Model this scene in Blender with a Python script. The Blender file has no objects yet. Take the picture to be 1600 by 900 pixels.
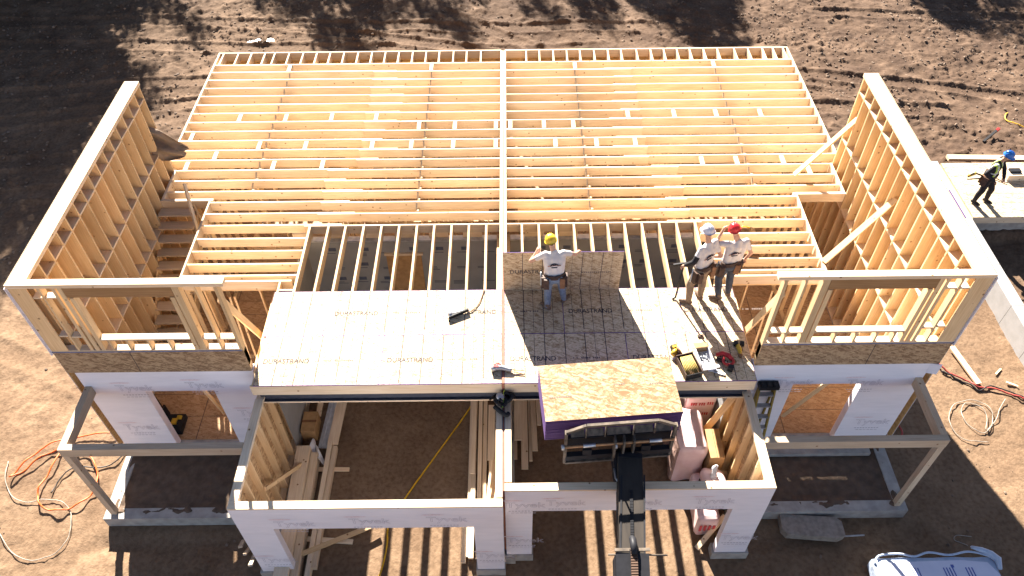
import bpy, bmesh, math, random
import numpy as np
from mathutils import Vector, Matrix

random.seed(7)
rng = np.random.default_rng(7)
SC = bpy.context.scene
COL = SC.collection
R = math.radians
G = -3.38          # ground level (deck top is 0)
F1 = -2.75         # first floor level

# ------------------------------------------------------------------ helpers
def new_mat(name):
    m = bpy.data.materials.new(name); m.use_nodes = True
    nt = m.node_tree; b = nt.nodes['Principled BSDF']
    b.inputs['Specular IOR Level'].default_value = 0.25
    return m, nt, b

def N(nt, t, **kw):
    n = nt.nodes.new(t)
    for k, v in kw.items():
        if hasattr(n, k): setattr(n, k, v)
        else: n.inputs[k].default_value = v
    return n

def ramp(nt, stops, fac):
    r = nt.nodes.new('ShaderNodeValToRGB')
    el = r.color_ramp.elements
    while len(el) < len(stops): el.new(0.5)
    for e, (p, c) in zip(el, stops):
        e.position = p; e.color = (*c, 1) if len(c) == 3 else c
    nt.links.new(fac, r.inputs[0]); return r

def mix(nt, a, b, fac, mode='MIX'):
    m = nt.nodes.new('ShaderNodeMix'); m.data_type = 'RGBA'; m.blend_type = mode
    for sock, v in ((0, fac), (6, a), (7, b)):
        if hasattr(v, 'is_linked') or isinstance(v, bpy.types.NodeSocket): nt.links.new(v, m.inputs[sock])
        elif sock == 0: m.inputs[0].default_value = v
        else: m.inputs[sock].default_value = (*v, 1)
    return m.outputs[2]

def tint_node(nt):
    a = nt.nodes.new('ShaderNodeAttribute'); a.attribute_name = 'tint'; return a.outputs['Fac']

def wood_mat(name, c0, c1, knots=True, rough=0.75, stamps=False):
    m, nt, b = new_mat(name)
    uv = N(nt, 'ShaderNodeUVMap'); uv.uv_map = 'UVMap'
    mp = N(nt, 'ShaderNodeMapping'); mp.inputs['Scale'].default_value = (1.1, 26, 1)
    nt.links.new(uv.outputs[0], mp.inputs[0])
    n1 = N(nt, 'ShaderNodeTexNoise'); n1.inputs['Scale'].default_value = 1.6; n1.inputs['Detail'].default_value = 5
    n1.inputs['Distortion'].default_value = 0.6
    nt.links.new(mp.outputs[0], n1.inputs['Vector'])
    mp2 = N(nt, 'ShaderNodeMapping'); mp2.inputs['Scale'].default_value = (0.5, 1.5, 1)
    nt.links.new(uv.outputs[0], mp2.inputs[0])
    n2 = N(nt, 'ShaderNodeTexNoise'); n2.inputs['Scale'].default_value = 2.0
    nt.links.new(mp2.outputs[0], n2.inputs['Vector'])
    col = ramp(nt, [(0.3, c0), (0.7, c1)], n1.outputs[0]).outputs[0]
    tn = ramp(nt, [(0, (0.78, 0.74, 0.70)), (0.5, (1, 1, 1)), (1, (1.10, 1.02, 0.93))], tint_node(nt)).outputs[0]
    col = mix(nt, col, tn, 1.0, 'MULTIPLY')
    br = ramp(nt, [(0.3, (0.86, 0.83, 0.8)), (0.65, (1, 1, 1))], n2.outputs[0]).outputs[0]
    col = mix(nt, col, br, 1.0, 'MULTIPLY')
    if knots:
        v = N(nt, 'ShaderNodeTexVoronoi'); v.inputs['Scale'].default_value = 4.8
        nt.links.new(uv.outputs[0], v.inputs['Vector'])
        kd = ramp(nt, [(0.06, (1, 1, 1)), (0.13, (0, 0, 0))], v.outputs['Distance']).outputs[0]
        sp = N(nt, 'ShaderNodeSeparateColor'); nt.links.new(v.outputs['Color'], sp.inputs[0])
        g = N(nt, 'ShaderNodeMath', operation='GREATER_THAN'); g.inputs[1].default_value = 0.3
        nt.links.new(sp.outputs[0], g.inputs[0])
        mu = N(nt, 'ShaderNodeMath', operation='MULTIPLY')
        nt.links.new(kd, mu.inputs[0]); nt.links.new(g.outputs[0], mu.inputs[1])
        col = mix(nt, col, (0.2, 0.1, 0.045), mu.outputs[0])
    nt.links.new(col, b.inputs['Base Color'])
    b.inputs['Roughness'].default_value = rough
    return m

def osb_mat(name, dark, mid, light, strand=26.0, contrast=1.0):
    m, nt, b = new_mat(name)
    uv = N(nt, 'ShaderNodeUVMap'); uv.uv_map = 'UVMap'
    facs = []
    wn = N(nt, 'ShaderNodeTexNoise'); wn.inputs['Scale'].default_value = 5
    nt.links.new(uv.outputs[0], wn.inputs['Vector'])
    for k, (rot, sx, sy) in enumerate(((0.35, 0.34, 1.5), (-0.5, 0.4, 1.4), (1.3, 0.42, 1.4))):
        mp = N(nt, 'ShaderNodeMapping'); mp.inputs['Rotation'].default_value = (0, 0, rot)
        mp.inputs['Location'].default_value = (3.3 * k, 1.7 * k, 0)
        ad = N(nt, 'ShaderNodeVectorMath', operation='MULTIPLY_ADD')
        nt.links.new(wn.outputs['Color'], ad.inputs[0]); ad.inputs[1].default_value = (0.12, 0.12, 0)
        nt.links.new(uv.outputs[0], ad.inputs[2])
        nt.links.new(ad.outputs[0], mp.inputs[0])
        mp3 = N(nt, 'ShaderNodeMapping'); mp3.inputs['Scale'].default_value = (sx, sy, 1)
        nt.links.new(mp.outputs[0], mp3.inputs[0])
        v = N(nt, 'ShaderNodeTexVoronoi'); v.inputs['Scale'].default_value = strand * (0.8 + 0.25 * k)
        nt.links.new(mp3.outputs[0], v.inputs['Vector'])
        sp = N(nt, 'ShaderNodeSeparateColor'); nt.links.new(v.outputs['Color'], sp.inputs[0])
        facs.append(sp.outputs[0])
    a1 = N(nt, 'ShaderNodeMath', operation='MULTIPLY'); nt.links.new(facs[0], a1.inputs[0]); a1.inputs[1].default_value = 0.5
    a2 = N(nt, 'ShaderNodeMath', operation='MULTIPLY_ADD'); nt.links.new(facs[1], a2.inputs[0]); a2.inputs[1].default_value = 0.3
    nt.links.new(a1.outputs[0], a2.inputs[2])
    a3 = N(nt, 'ShaderNodeMath', operation='MULTIPLY_ADD'); nt.links.new(facs[2], a3.inputs[0]); a3.inputs[1].default_value = 0.2
    nt.links.new(a2.outputs[0], a3.inputs[2])
    lo, hi = 0.5 - 0.34 / contrast, 0.5 + 0.34 / contrast
    col = ramp(nt, [(max(0, lo), dark), (0.5, mid), (min(1, hi), light)], a3.outputs[0]).outputs[0]
    tn = ramp(nt, [(0, (0.85, 0.83, 0.8)), (1, (1.08, 1.05, 1.0))], tint_node(nt)).outputs[0]
    col = mix(nt, col, tn, 1.0, 'MULTIPLY')
    nt.links.new(col, b.inputs['Base Color']); b.inputs['Roughness'].default_value = 0.7
    return m

def plain_mat(name, c, rough=0.6, metal=0.0, noise=0.0, nscale=8.0, c2=None, spec=0.3, bump=0.0, stretch=(1, 1, 1)):
    m, nt, b = new_mat(name)
    b.inputs['Specular IOR Level'].default_value = spec
    b.inputs['Roughness'].default_value = rough; b.inputs['Metallic'].default_value = metal
    tc = N(nt, 'ShaderNodeTexCoord')
    mp = N(nt, 'ShaderNodeMapping'); mp.inputs['Scale'].default_value = stretch
    nt.links.new(tc.outputs['Object'], mp.inputs[0])
    n = N(nt, 'ShaderNodeTexNoise'); n.inputs['Scale'].default_value = nscale; n.inputs['Detail'].default_value = 6
    nt.links.new(mp.outputs[0], n.inputs['Vector'])
    if c2 is None: c2 = tuple(x * (1 - 0.25) for x in c)
    nt.links.new(ramp(nt, [(0.35, c2), (0.65, c)], n.outputs[0]).outputs[0], b.inputs['Base Color'])
    if bump:
        bp = N(nt, 'ShaderNodeBump'); bp.inputs['Strength'].default_value = bump; bp.inputs['Distance'].default_value = 0.02
        nt.links.new(n.outputs[0], bp.inputs['Height']); nt.links.new(bp.outputs[0], b.inputs['Normal'])
    return m

M = {}
M['lumber'] = wood_mat('lumber', (0.65, 0.505, 0.345), (0.78, 0.65, 0.49))
M['stud'] = wood_mat('stud_lumber', (0.62, 0.44, 0.25), (0.74, 0.565, 0.345))
M['oldlumber'] = wood_mat('weathered_lumber', (0.47, 0.37, 0.27), (0.58, 0.47, 0.35))
M['lvl'] = wood_mat('laminated_beam', (0.30, 0.17, 0.075), (0.40, 0.24, 0.115), knots=False)
M['osb'] = osb_mat('osb', (0.27, 0.165, 0.085), (0.46, 0.31, 0.17), (0.63, 0.45, 0.27))
M['osbwall'] = osb_mat('osb_wall', (0.46, 0.28, 0.115), (0.61, 0.40, 0.18), (0.69, 0.48, 0.24))
M['osbdeck'] = osb_mat('osb_deck', (0.30, 0.20, 0.11), (0.55, 0.43, 0.29), (0.65, 0.53, 0.38), strand=36.0, contrast=1.1)
M['osbtop'] = osb_mat('osb_stack_top', (0.19, 0.105, 0.045), (0.285, 0.185, 0.10), (0.42, 0.315, 0.205), strand=26.0, contrast=1.4)
M['osbrough'] = osb_mat('osb_rim', (0.21, 0.13, 0.075), (0.36, 0.245, 0.15), (0.47, 0.34, 0.21), contrast=1.3)
M['osbfloor'] = osb_mat('osb_floor', (0.24, 0.145, 0.08), (0.34, 0.215, 0.12), (0.41, 0.275, 0.165))
M['ink'] = plain_mat('black_ink', (0.035, 0.03, 0.045), 0.8)
M['inkpurple'] = plain_mat('purple_edge_sealer', (0.11, 0.05, 0.22), 0.7)
M['inkfaint'] = plain_mat('faded_ink', (0.16, 0.12, 0.10), 0.8)
M['wrap'] = plain_mat('house_wrap', (0.79, 0.755, 0.80), 0.55, nscale=3.0, c2=(0.73, 0.70, 0.745), bump=0.5, stretch=(0.5, 0.5, 3.0))
M['wrapink'] = plain_mat('grey_wrap_print', (0.53, 0.50, 0.56), 0.7)
M['wrapred'] = plain_mat('red_wrap_print', (0.70, 0.55, 0.58), 0.7, nscale=30, c2=(0.76, 0.68, 0.70))
M['concrete'] = plain_mat('concrete', (0.40, 0.37, 0.335), 0.85, nscale=5, c2=(0.29, 0.265, 0.24), bump=0.15)
M['whiteform'] = plain_mat('white_foundation', (0.31, 0.295, 0.29), 0.8, nscale=4, c2=(0.27, 0.258, 0.25))
M['grayboard'] = plain_mat('grey_gypsum_board', (0.27, 0.27, 0.275), 0.85, nscale=2, c2=(0.23, 0.23, 0.235))
M['boardink'] = plain_mat('board_print', (0.085, 0.10, 0.15), 0.85)
M['steel'] = plain_mat('dark_primer_steel', (0.06, 0.065, 0.085), 0.5, metal=0.2)
M['fire'] = plain_mat('red_brown_board', (0.32, 0.13, 0.085), 0.8)
M['purple'] = plain_mat('purple_panel_edges', (0.062, 0.025, 0.115), 0.75, nscale=60, c2=(0.052, 0.021, 0.095), stretch=(0.3, 0.3, 3))
M['blueband'] = plain_mat('blue_sill_gasket', (0.17, 0.20, 0.36), 0.6)
M['tarp'] = plain_mat('brown_tarp', (0.30, 0.225, 0.165), 0.8, nscale=7, c2=(0.24, 0.18, 0.13))
M['boom'] = plain_mat('worn_boom_steel', (0.048, 0.040, 0.034), 0.6, metal=0.0, nscale=3.0, c2=(0.034, 0.029, 0.026), stretch=(3, 0.6, 3), spec=0.08)
M['boomdark'] = plain_mat('black_boom_paint', (0.022, 0.022, 0.026), 0.5, spec=0.15)
M['carriage'] = plain_mat('worn_carriage_steel', (0.17, 0.135, 0.105), 0.6, metal=0.1, nscale=9, c2=(0.08, 0.066, 0.055), spec=0.1)
M['rust'] = plain_mat('rusty_rod', (0.42, 0.24, 0.12), 0.55, metal=0.3, nscale=15, c2=(0.30, 0.16, 0.08))
M['black'] = plain_mat('black_plastic', (0.016, 0.016, 0.018), 0.5, spec=0.2)
M['rubber'] = plain_mat('black_rubber', (0.02, 0.02, 0.02), 0.8)
M['yellow'] = plain_mat('yellow_plastic', (0.52, 0.33, 0.03), 0.45)
M['strip'] = plain_mat('pale_yellow_strip', (0.50, 0.38, 0.11), 0.6, nscale=30, c2=(0.28, 0.19, 0.05))
M['ladderyellow'] = plain_mat('worn_ladder_rail', (0.27, 0.19, 0.035), 0.6)
M['chain'] = plain_mat('greasy_chain', (0.10, 0.055, 0.035), 0.6)
M['machine'] = plain_mat('machine_paint', (0.70, 0.36, 0.03), 0.4)
M['red'] = plain_mat('red_plastic', (0.50, 0.03, 0.03), 0.4)
M['white'] = plain_mat('white_plastic', (0.78, 0.77, 0.80), 0.5)
M['grey'] = plain_mat('grey_metal', (0.42, 0.42, 0.44), 0.4, metal=0.5)
M['galv'] = plain_mat('galvanised_metal', (0.55, 0.57, 0.60), 0.35, metal=0.6)
M['orange'] = plain_mat('orange_hose', (0.80, 0.15, 0.03), 0.5)
M['cable'] = plain_mat('yellow_cable', (0.75, 0.43, 0.02), 0.5)
M['whitehose'] = plain_mat('white_cable', (0.34, 0.30, 0.25), 0.55)
M['blackhose'] = plain_mat('black_hose', (0.03, 0.028, 0.03), 0.5)
M['redhose'] = plain_mat('red_hose', (0.40, 0.06, 0.05), 0.5)
M['pinkwrap'] = plain_mat('pink_insulation_wrap', (0.72, 0.545, 0.535), 0.35, nscale=3, c2=(0.63, 0.43, 0.43), spec=0.5, bump=0.6)
M['pinkend'] = plain_mat('brown_pink_fibre', (0.36, 0.235, 0.20), 0.9, nscale=18, c2=(0.26, 0.16, 0.13), bump=0.6)
M['redprint'] = plain_mat('red_print', (0.55, 0.07, 0.08), 0.6)
M['kraft'] = plain_mat('kraft_board', (0.42, 0.25, 0.115), 0.8)
M['bluewrap'] = plain_mat('pale_blue_plastic', (0.40, 0.46, 0.57), 0.3, nscale=8, c2=(0.33, 0.39, 0.50), spec=0.5, bump=0.8)
M['bluewhite'] = plain_mat('white_printed_plastic', (0.62, 0.61, 0.70), 0.4, nscale=3, c2=(0.57, 0.56, 0.66))
M['blueink'] = plain_mat('blue_print', (0.10, 0.13, 0.38), 0.6)
M['dusty'] = plain_mat('dusty_slab', (0.30, 0.26, 0.22), 0.9, nscale=10, c2=(0.21, 0.175, 0.145))
M['skin'] = plain_mat('skin', (0.52, 0.30, 0.205), 0.5, nscale=20, c2=(0.46, 0.25, 0.17))
M['hair'] = plain_mat('brown_hair', (0.07, 0.042, 0.026), 0.7)
M['shirt'] = plain_mat('white_cotton', (0.62, 0.575, 0.55), 0.9, nscale=9, c2=(0.53, 0.49, 0.47), bump=0.5)
M['jeans'] = plain_mat('pale_blue_denim', (0.19, 0.235, 0.31), 0.9, nscale=12, c2=(0.12, 0.155, 0.215), bump=0.4)
M['jeansdark'] = plain_mat('dark_blue_denim', (0.060, 0.070, 0.095), 0.9, nscale=12, c2=(0.035, 0.042, 0.06), bump=0.4)
M['khaki'] = plain_mat('khaki_cotton', (0.26, 0.19, 0.13), 0.9, nscale=12, c2=(0.18, 0.13, 0.09), bump=0.4)
M['blackcloth'] = plain_mat('black_cotton', (0.022, 0.02, 0.023), 0.9, nscale=12)
M['leather'] = plain_mat('dark_leather', (0.085, 0.045, 0.03), 0.6, nscale=15, c2=(0.04, 0.022, 0.017))
M['tan'] = plain_mat('tan_leather', (0.22, 0.105, 0.05), 0.65, nscale=15, c2=(0.15, 0.07, 0.033))
M['boot'] = plain_mat('brown_boot', (0.17, 0.115, 0.08), 0.75, nscale=15, c2=(0.12, 0.08, 0.055))
M['hatyellow'] = plain_mat('yellow_helmet', (0.80, 0.52, 0.03), 0.3, spec=0.5)
M['hatwhite'] = plain_mat('white_helmet', (0.66, 0.64, 0.70), 0.3, spec=0.5)
M['hatred'] = plain_mat('red_helmet', (0.62, 0.02, 0.025), 0.3, spec=0.5)
M['hatblue'] = plain_mat('blue_helmet', (0.03, 0.17, 0.55), 0.3, spec=0.5)
M['vest'] = plain_mat('lime_vest', (0.45, 0.62, 0.08), 0.7)
M['silver'] = plain_mat('silver_tape', (0.55, 0.57, 0.58), 0.4)
M['paper'] = plain_mat('white_paper', (0.75, 0.75, 0.80), 0.8)
M['bark'] = plain_mat('bark', (0.10, 0.075, 0.055), 0.9, nscale=10)
M['leaf'] = plain_mat('leaf', (0.055, 0.095, 0.03), 0.6, nscale=2)

class MB:
    """collects shapes; build() links them as one mesh object"""
    def __init__(s): s.v = []; s.f = []; s.uv = []; s.mi = []; s.t = []; s.mats = []; s.sm = []
    def slot(s, m):
        if m not in s.mats: s.mats.append(m)
        return s.mats.index(m)
    def face(s, pts, uvs, mat, tint, smooth=False):
        i = len(s.v); s.v += [tuple(p) for p in pts]; s.f.append(tuple(range(i, i + len(pts))))
        s.uv += [tuple(u) for u in uvs]; s.mi.append(s.slot(mat)); s.t.append(tint); s.sm.append(smooth)
    def box(s, x0, x1, y0, y1, z0, z1, mat, grain='x', tint=None, topmat=None, mx=None, frontmat=None):
        if x0 > x1: x0, x1 = x1, x0
        if y0 > y1: y0, y1 = y1, y0
        if z0 > z1: z0, z1 = z1, z0
        if tint is None: tint = random.random()
        c = [(x0, y0, z0), (x1, y0, z0), (x1, y1, z0), (x0, y1, z0), (x0, y0, z1), (x1, y0, z1), (x1, y1, z1), (x0, y1, z1)]
        ou, ov = random.uniform(0, 50), random.uniform(0, 50)
        faces = [((0, 3, 2, 1), 2), ((4, 5, 6, 7), 2), ((0, 1, 5, 4), 1), ((2, 3, 7, 6), 1), ((0, 4, 7, 3), 0), ((1, 2, 6, 5), 0)]
        ga = 'xyz'.index(grain)
        for k, (q, nrm) in enumerate(faces):
            axes = [a for a in (0, 1, 2) if a != nrm]
            if ga in axes: ua = ga; va = [a for a in axes if a != ga][0]
            else: ua, va = axes
            uvs = [(c[i][ua] + ou, c[i][va] + ov + k * 3.1) for i in q]
            pts = [c[i] for i in q]
            if mx is not None: pts = [mx @ Vector(p) for p in pts]
            mm = mat
            if topmat and k == 1: mm = topmat
            if frontmat and k == 2: mm = frontmat
            s.face(pts, uvs, mm, tint)
        return s
    def beam(s, p0, p1, w, h, mat, up=(0, 0, 1), tint=None):
        p0, p1 = Vector(p0), Vector(p1); d = p1 - p0; L = d.length; d.normalize()
        up = Vector(up); sd = d.cross(up)
        if sd.length < 1e-4: sd = d.cross(Vector((0, 1, 0)))
        sd.normalize(); u = sd.cross(d)
        mx = Matrix((( d.x, sd.x, u.x, p0.x), (d.y, sd.y, u.y, p0.y), (d.z, sd.z, u.z, p0.z), (0, 0, 0, 1)))
        return s.box(0, L, -w / 2, w / 2, -h / 2, h / 2, mat, 'x', tint, mx=mx)
    def tube(s, pts, r, mat, n=8, cap=True, smooth=True, tint=0.5):
        pts = [Vector(p) for p in pts]
        rs = r if isinstance(r, (list, tuple)) else [r] * len(pts)
        rings = []; prev = None
        for i, p in enumerate(pts):
            t = (pts[min(i + 1, len(pts) - 1)] - pts[max(i - 1, 0)])
            if t.length < 1e-9: t = Vector((0, 0, 1))
            t.normalize()
            if prev is None: a = t.orthogonal().normalized()
            else:
                a = prev - t * prev.dot(t)
                a = a.normalized() if a.length > 1e-6 else t.orthogonal().normalized()
            prev = a; b = t.cross(a)
            rings.append([p + (a * math.cos(2 * math.pi * k / n) + b * math.sin(2 * math.pi * k / n)) * rs[i] for k in range(n)])
        i0 = len(s.v)
        for rg in rings: s.v += [tuple(q) for q in rg]
        mi = s.slot(mat)
        for i in range(len(rings) - 1):
            for k in range(n):
                k2 = (k + 1) % n
                s.f.append((i0 + i * n + k, i0 + i * n + k2, i0 + (i + 1) * n + k2, i0 + (i + 1) * n + k))
                s.uv += [(i * .2, k / n), (i * .2, (k + 1) / n), (i * .2 + .2, (k + 1) / n), (i * .2 + .2, k / n)]
                s.mi.append(mi); s.t.append(tint); s.sm.append(smooth)
        if cap:
            for off, rev in ((0, True), ((len(rings) - 1) * n, False)):
                q = [i0 + off + k for k in range(n)]
                if rev: q = q[::-1]
                s.f.append(tuple(q)); s.uv += [(0, 0)] * n; s.mi.append(mi); s.t.append(tint); s.sm.append(False)
        return s
    def lathe(s, prof, mat, n=24, mx=None, tint=0.5, sx=1, sy=1):
        """prof: list of (r, z)"""
        i0 = len(s.v); mi = s.slot(mat)
        for (r, z) in prof:
            for k in range(n):
                p = Vector((r * sx * math.cos(2 * math.pi * k / n), r * sy * math.sin(2 * math.pi * k / n), z))
                s.v.append(tuple(mx @ p if mx is not None else p))
        for i in range(len(prof) - 1):
            for k in range(n):
                k2 = (k + 1) % n
                s.f.append((i0 + i * n + k, i0 + i * n + k2, i0 + (i + 1) * n + k2, i0 + (i + 1) * n + k))
                s.uv += [(k / n, i * .1)] * 4; s.mi.append(mi); s.t.append(tint); s.sm.append(True)
        return s
    def poly(s, pts, z0, z1, mat, topmat=None, tint=0.5):
        """prism of an outline in xy"""
        n = len(pts)
        a = [(x, y, z1) for x, y in pts]; b = [(x, y, z0) for x, y in pts]
        s.face(a, [(x, y) for x, y in pts], topmat or mat, tint)
        s.face(b[::-1], [(x, y) for x, y in pts[::-1]], mat, tint)
        for i in range(n):
            j = (i + 1) % n
            s.face([b[i], b[j], a[j], a[i]], [(i, 0), (i + 1, 0), (i + 1, 1), (i, 1)], mat, tint)
        return s
    def mesh(s, me_verts, me_faces, mat, mx, tint=0.5):
        i0 = len(s.v); mi = s.slot(mat)
        s.v += [tuple(mx @ Vector(v)) for v in me_verts]
        for f in me_faces:
            s.f.append(tuple(i0 + i for i in f)); s.uv += [(0, 0)] * len(f); s.mi.append(mi); s.t.append(tint); s.sm.append(False)
        return s
    def build(s, name, parent=None, origin=None, bevel=0):
        me = bpy.data.meshes.new(name)
        o3 = Vector(origin) if origin is not None else Vector((0, 0, 0))
        vs = [tuple(Vector(v) - o3) for v in s.v] if origin is not None else s.v
        me.from_pydata(vs, [], s.f)
        for m in s.mats: me.materials.append(m)
        me.polygons.foreach_set('material_index', s.mi)
        me.polygons.foreach_set('use_smooth', s.sm)
        uvl = me.uv_layers.new(name='UVMap')
        uvl.data.foreach_set('uv', [x for u in s.uv for x in u])
        at = me.attributes.new('tint', 'FLOAT', 'FACE'); at.data.foreach_set('value', s.t)
        me.update()
        o = bpy.data.objects.new(name, me); COL.objects.link(o); o.location = o3
        if parent is not None: attach(o, parent)
        if bevel:
            md = o.modifiers.new('bevel', 'BEVEL'); md.width = bevel; md.segments = 2; md.limit_method = 'ANGLE'
        return o

WORLD = {}
def wloc(o):
    v = Vector(o.location)
    while o.parent is not None:
        o = o.parent; v = v + Vector(o.location)
    return v
def attach(o, parent):
    o.location = Vector(o.location) - wloc(parent)
    o.parent = parent

def tag(o, label, cat, group=None, kind=None):
    o['label'] = label; o['category'] = cat
    if group: o['group'] = group
    if kind: o['kind'] = kind
    return o
def structure(o): o['kind'] = 'structure'; return o
def thing(name, loc, label, cat, group=None):
    o = bpy.data.objects.new(name, None); COL.objects.link(o); o.location = loc
    o.empty_display_size = 0.2
    return tag(o, label, cat, group)

def text_geo(body, outline=0.0, width=None, height=None):
    cu = bpy.data.curves.new('lettering', 'FONT'); cu.body = body; cu.size = 1
    if outline:
        cu.fill_mode = 'NONE'; cu.bevel_depth = outline; cu.bevel_resolution = 0
    else: cu.extrude = 0.0; cu.offset = 0.010
    cu.resolution_u = 3
    o = bpy.data.objects.new('lettering', cu); COL.objects.link(o)
    dg = bpy.context.evaluated_depsgraph_get(); dg.update()
    me = bpy.data.meshes.new_from_object(o.evaluated_get(dg))
    vs = [v.co.copy() for v in me.vertices]; fs = [tuple(p.vertices) for p in me.polygons]
    bpy.data.objects.remove(o); bpy.data.curves.remove(cu); bpy.data.meshes.remove(me)
    x0 = min(v.x for v in vs); x1 = max(v.x for v in vs); y0 = min(v.y for v in vs); y1 = max(v.y for v in vs)
    sx = width / (x1 - x0) if width else 1; sy = height / (y1 - y0) if height else sx
    zz = 0.0015
    return [Vector(((v.x - x0) * sx, (v.y - y0) * sy, v.z * zz)) for v in vs], fs
T_DURA = text_geo('DURASTRAND', width=0.90, height=0.115)
T_TYV = text_geo('Tyvek', outline=0.012, width=0.74, height=0.26)
T_07 = text_geo('07', width=0.12, height=0.07)
def mx_flat(x, y, z): return Matrix.Translation((x, y, z))
def mx_front(x, y, z): return Matrix(((1, 0, 0, x), (0, 0, -1, y), (0, 1, 0, z), (0, 0, 0, 1)))

# ------------------------------------------------------------------ camera, light
cam_d = bpy.data.cameras.new('camera'); cam = bpy.data.objects.new('camera', cam_d); COL.objects.link(cam)
SC.camera = cam
f_px, pi_, ya, ro = 1215.26, 0.8272, -0.0006, -0.0114
fw = Vector((math.sin(ya) * math.cos(pi_), math.cos(ya) * math.cos(pi_), -math.sin(pi_)))
rt0 = Vector((math.cos(ya), -math.sin(ya), 0)); up0 = rt0.cross(fw)
rt = math.cos(ro) * rt0 + math.sin(ro) * up0; up = -math.sin(ro) * rt0 + math.cos(ro) * up0
cam.matrix_world = Matrix(((rt.x, up.x, -fw.x, 0.196), (rt.y, up.y, -fw.y, -8.7527), (rt.z, up.z, -fw.z, 12.2333), (0, 0, 0, 1)))
cam_d.sensor_width = 36; cam_d.lens = f_px / 1600 * 36; cam_d.clip_start = 0.1; cam_d.clip_end = 3000

SUN_EL = R(31.3); SUN_H = Vector((-0.29, 0.957, 0)).normalized()
sd = Vector((SUN_H.x * math.cos(SUN_EL), SUN_H.y * math.cos(SUN_EL), math.sin(SUN_EL)))
sl = bpy.data.lights.new('sun', 'SUN'); sl.energy = 5.0; sl.angle = R(0.5); sl.color = (1.0, 0.93, 0.82)
so = bpy.data.objects.new('sun', sl); COL.objects.link(so); so.rotation_euler = (-sd).to_track_quat('-Z', 'Y').to_euler()
so.location = (-20, 60, 40)
w = bpy.data.worlds.new('World'); SC.world = w; w.use_nodes = True
nt = w.node_tree; bg = nt.nodes['Background']
sky = nt.nodes.new('ShaderNodeTexSky'); sky.sky_type = 'NISHITA'; sky.sun_disc = False
sky.sun_elevation = SUN_EL; sky.sun_rotation = math.atan2(SUN_H.x, SUN_H.y); sky.dust_density = 0.4; sky.air_density = 0.6; sky.altitude = 1500
wmix = nt.nodes.new('ShaderNodeMix'); wmix.data_type = 'RGBA'; wmix.blend_type = 'MULTIPLY'; wmix.inputs[0].default_value = 1
wmix.inputs[7].default_value = (1.20, 1.0, 0.84, 1)
nt.links.new(sky.outputs[0], wmix.inputs[6]); nt.links.new(wmix.outputs[2], bg.inputs[0]); bg.inputs[1].default_value = 0.053
SC.view_settings.view_transform = 'Standard'; SC.view_settings.look = 'None'
SC.view_settings.exposure = 2.6; SC.view_settings.gamma = 1; SC.view_settings.use_curve_mapping = False
SC.cycles.max_bounces = 8; SC.cycles.diffuse_bounces = 6; SC.cycles.use_denoising = True
SC.cycles.caustics_reflective = False; SC.cycles.caustics_refractive = False

# ------------------------------------------------------------------ ground
def axis(lo, hi, step, far):
    a = list(np.arange(lo, hi + 1e-6, step))
    s_ = step; x = a[-1]; ups = []
    while x < far: s_ *= 1.35; x += s_; ups.append(x)
    s_ = step; x = a[0]; dn = []
    while x > -far: s_ *= 1.35; x -= s_; dn.append(x)
    return np.array(dn[::-1] + a + ups)
def hash2(ix, iy, seed):
    h = (ix.astype(np.int64) * 374761393 + iy.astype(np.int64) * 668265263 + seed * 1442695041) & 0xFFFFFFFF
    h = ((h ^ (h >> 13)) * 1274126177) & 0xFFFFFFFF
    return ((h ^ (h >> 16)) & 0xFFFF) / 65535.0
def vnoise(x, y, seed):
    ix = np.floor(x); iy = np.floor(y); fx = x - ix; fy = y - iy
    fx = fx * fx * (3 - 2 * fx); fy = fy * fy * (3 - 2 * fy)
    a = hash2(ix, iy, seed); b = hash2(ix + 1, iy, seed); c = hash2(ix, iy + 1, seed); d = hash2(ix + 1, iy + 1, seed)
    return (a * (1 - fx) + b * fx) * (1 - fy) + (c * (1 - fx) + d * fx) * fy
def fbm(x, y, f, o, seed):
    t = 0; amp = 1; tot = 0
    for k in range(o):
        t = t + amp * (vnoise(x * f + 13.7 * k, y * f + 7.1 * k, seed + k) - 0.5); tot += amp; amp *= 0.55; f *= 2.03
    return t / tot
def sstep(a, b, x):
    t = np.clip((x - a) / (b - a), 0, 1); return t * t * (3 - 2 * t)
gx = axis(-22.5, 22.5, 0.07, 400); gy = axis(-4.5, 23.5, 0.07, 400)
X, Y = np.meshgrid(gx, gy)
wx = X + 0.6 * fbm(X, Y, 0.35, 2, 50); wy = Y + 0.6 * fbm(X, Y, 0.35, 2, 60)
rough = fbm(wx, wy, 2.2, 5, 1)
clod = 0.5 * np.maximum(0, vnoise(wx * 5.2, wy * 5.2, 11) * vnoise(wx * 9.5, wy * 9.5, 12) - 0.36) + 0.5 * np.maximum(0, vnoise(wx * 8.1, wy * 8.1, 13) * vnoise(wx * 13, wy * 13, 14) - 0.33)
big = fbm(X, Y, 0.22, 3, 21)
Z = 0.24 * big + 0.16 * rough + 0.05 * fbm(X, Y, 6.5, 2, 15)
clodmask = sstep(-0.12, 0.15, fbm(X, Y, 0.3, 3, 33)) * 0.7 + 0.3
Z += 0.42 * clod * clodmask
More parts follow.
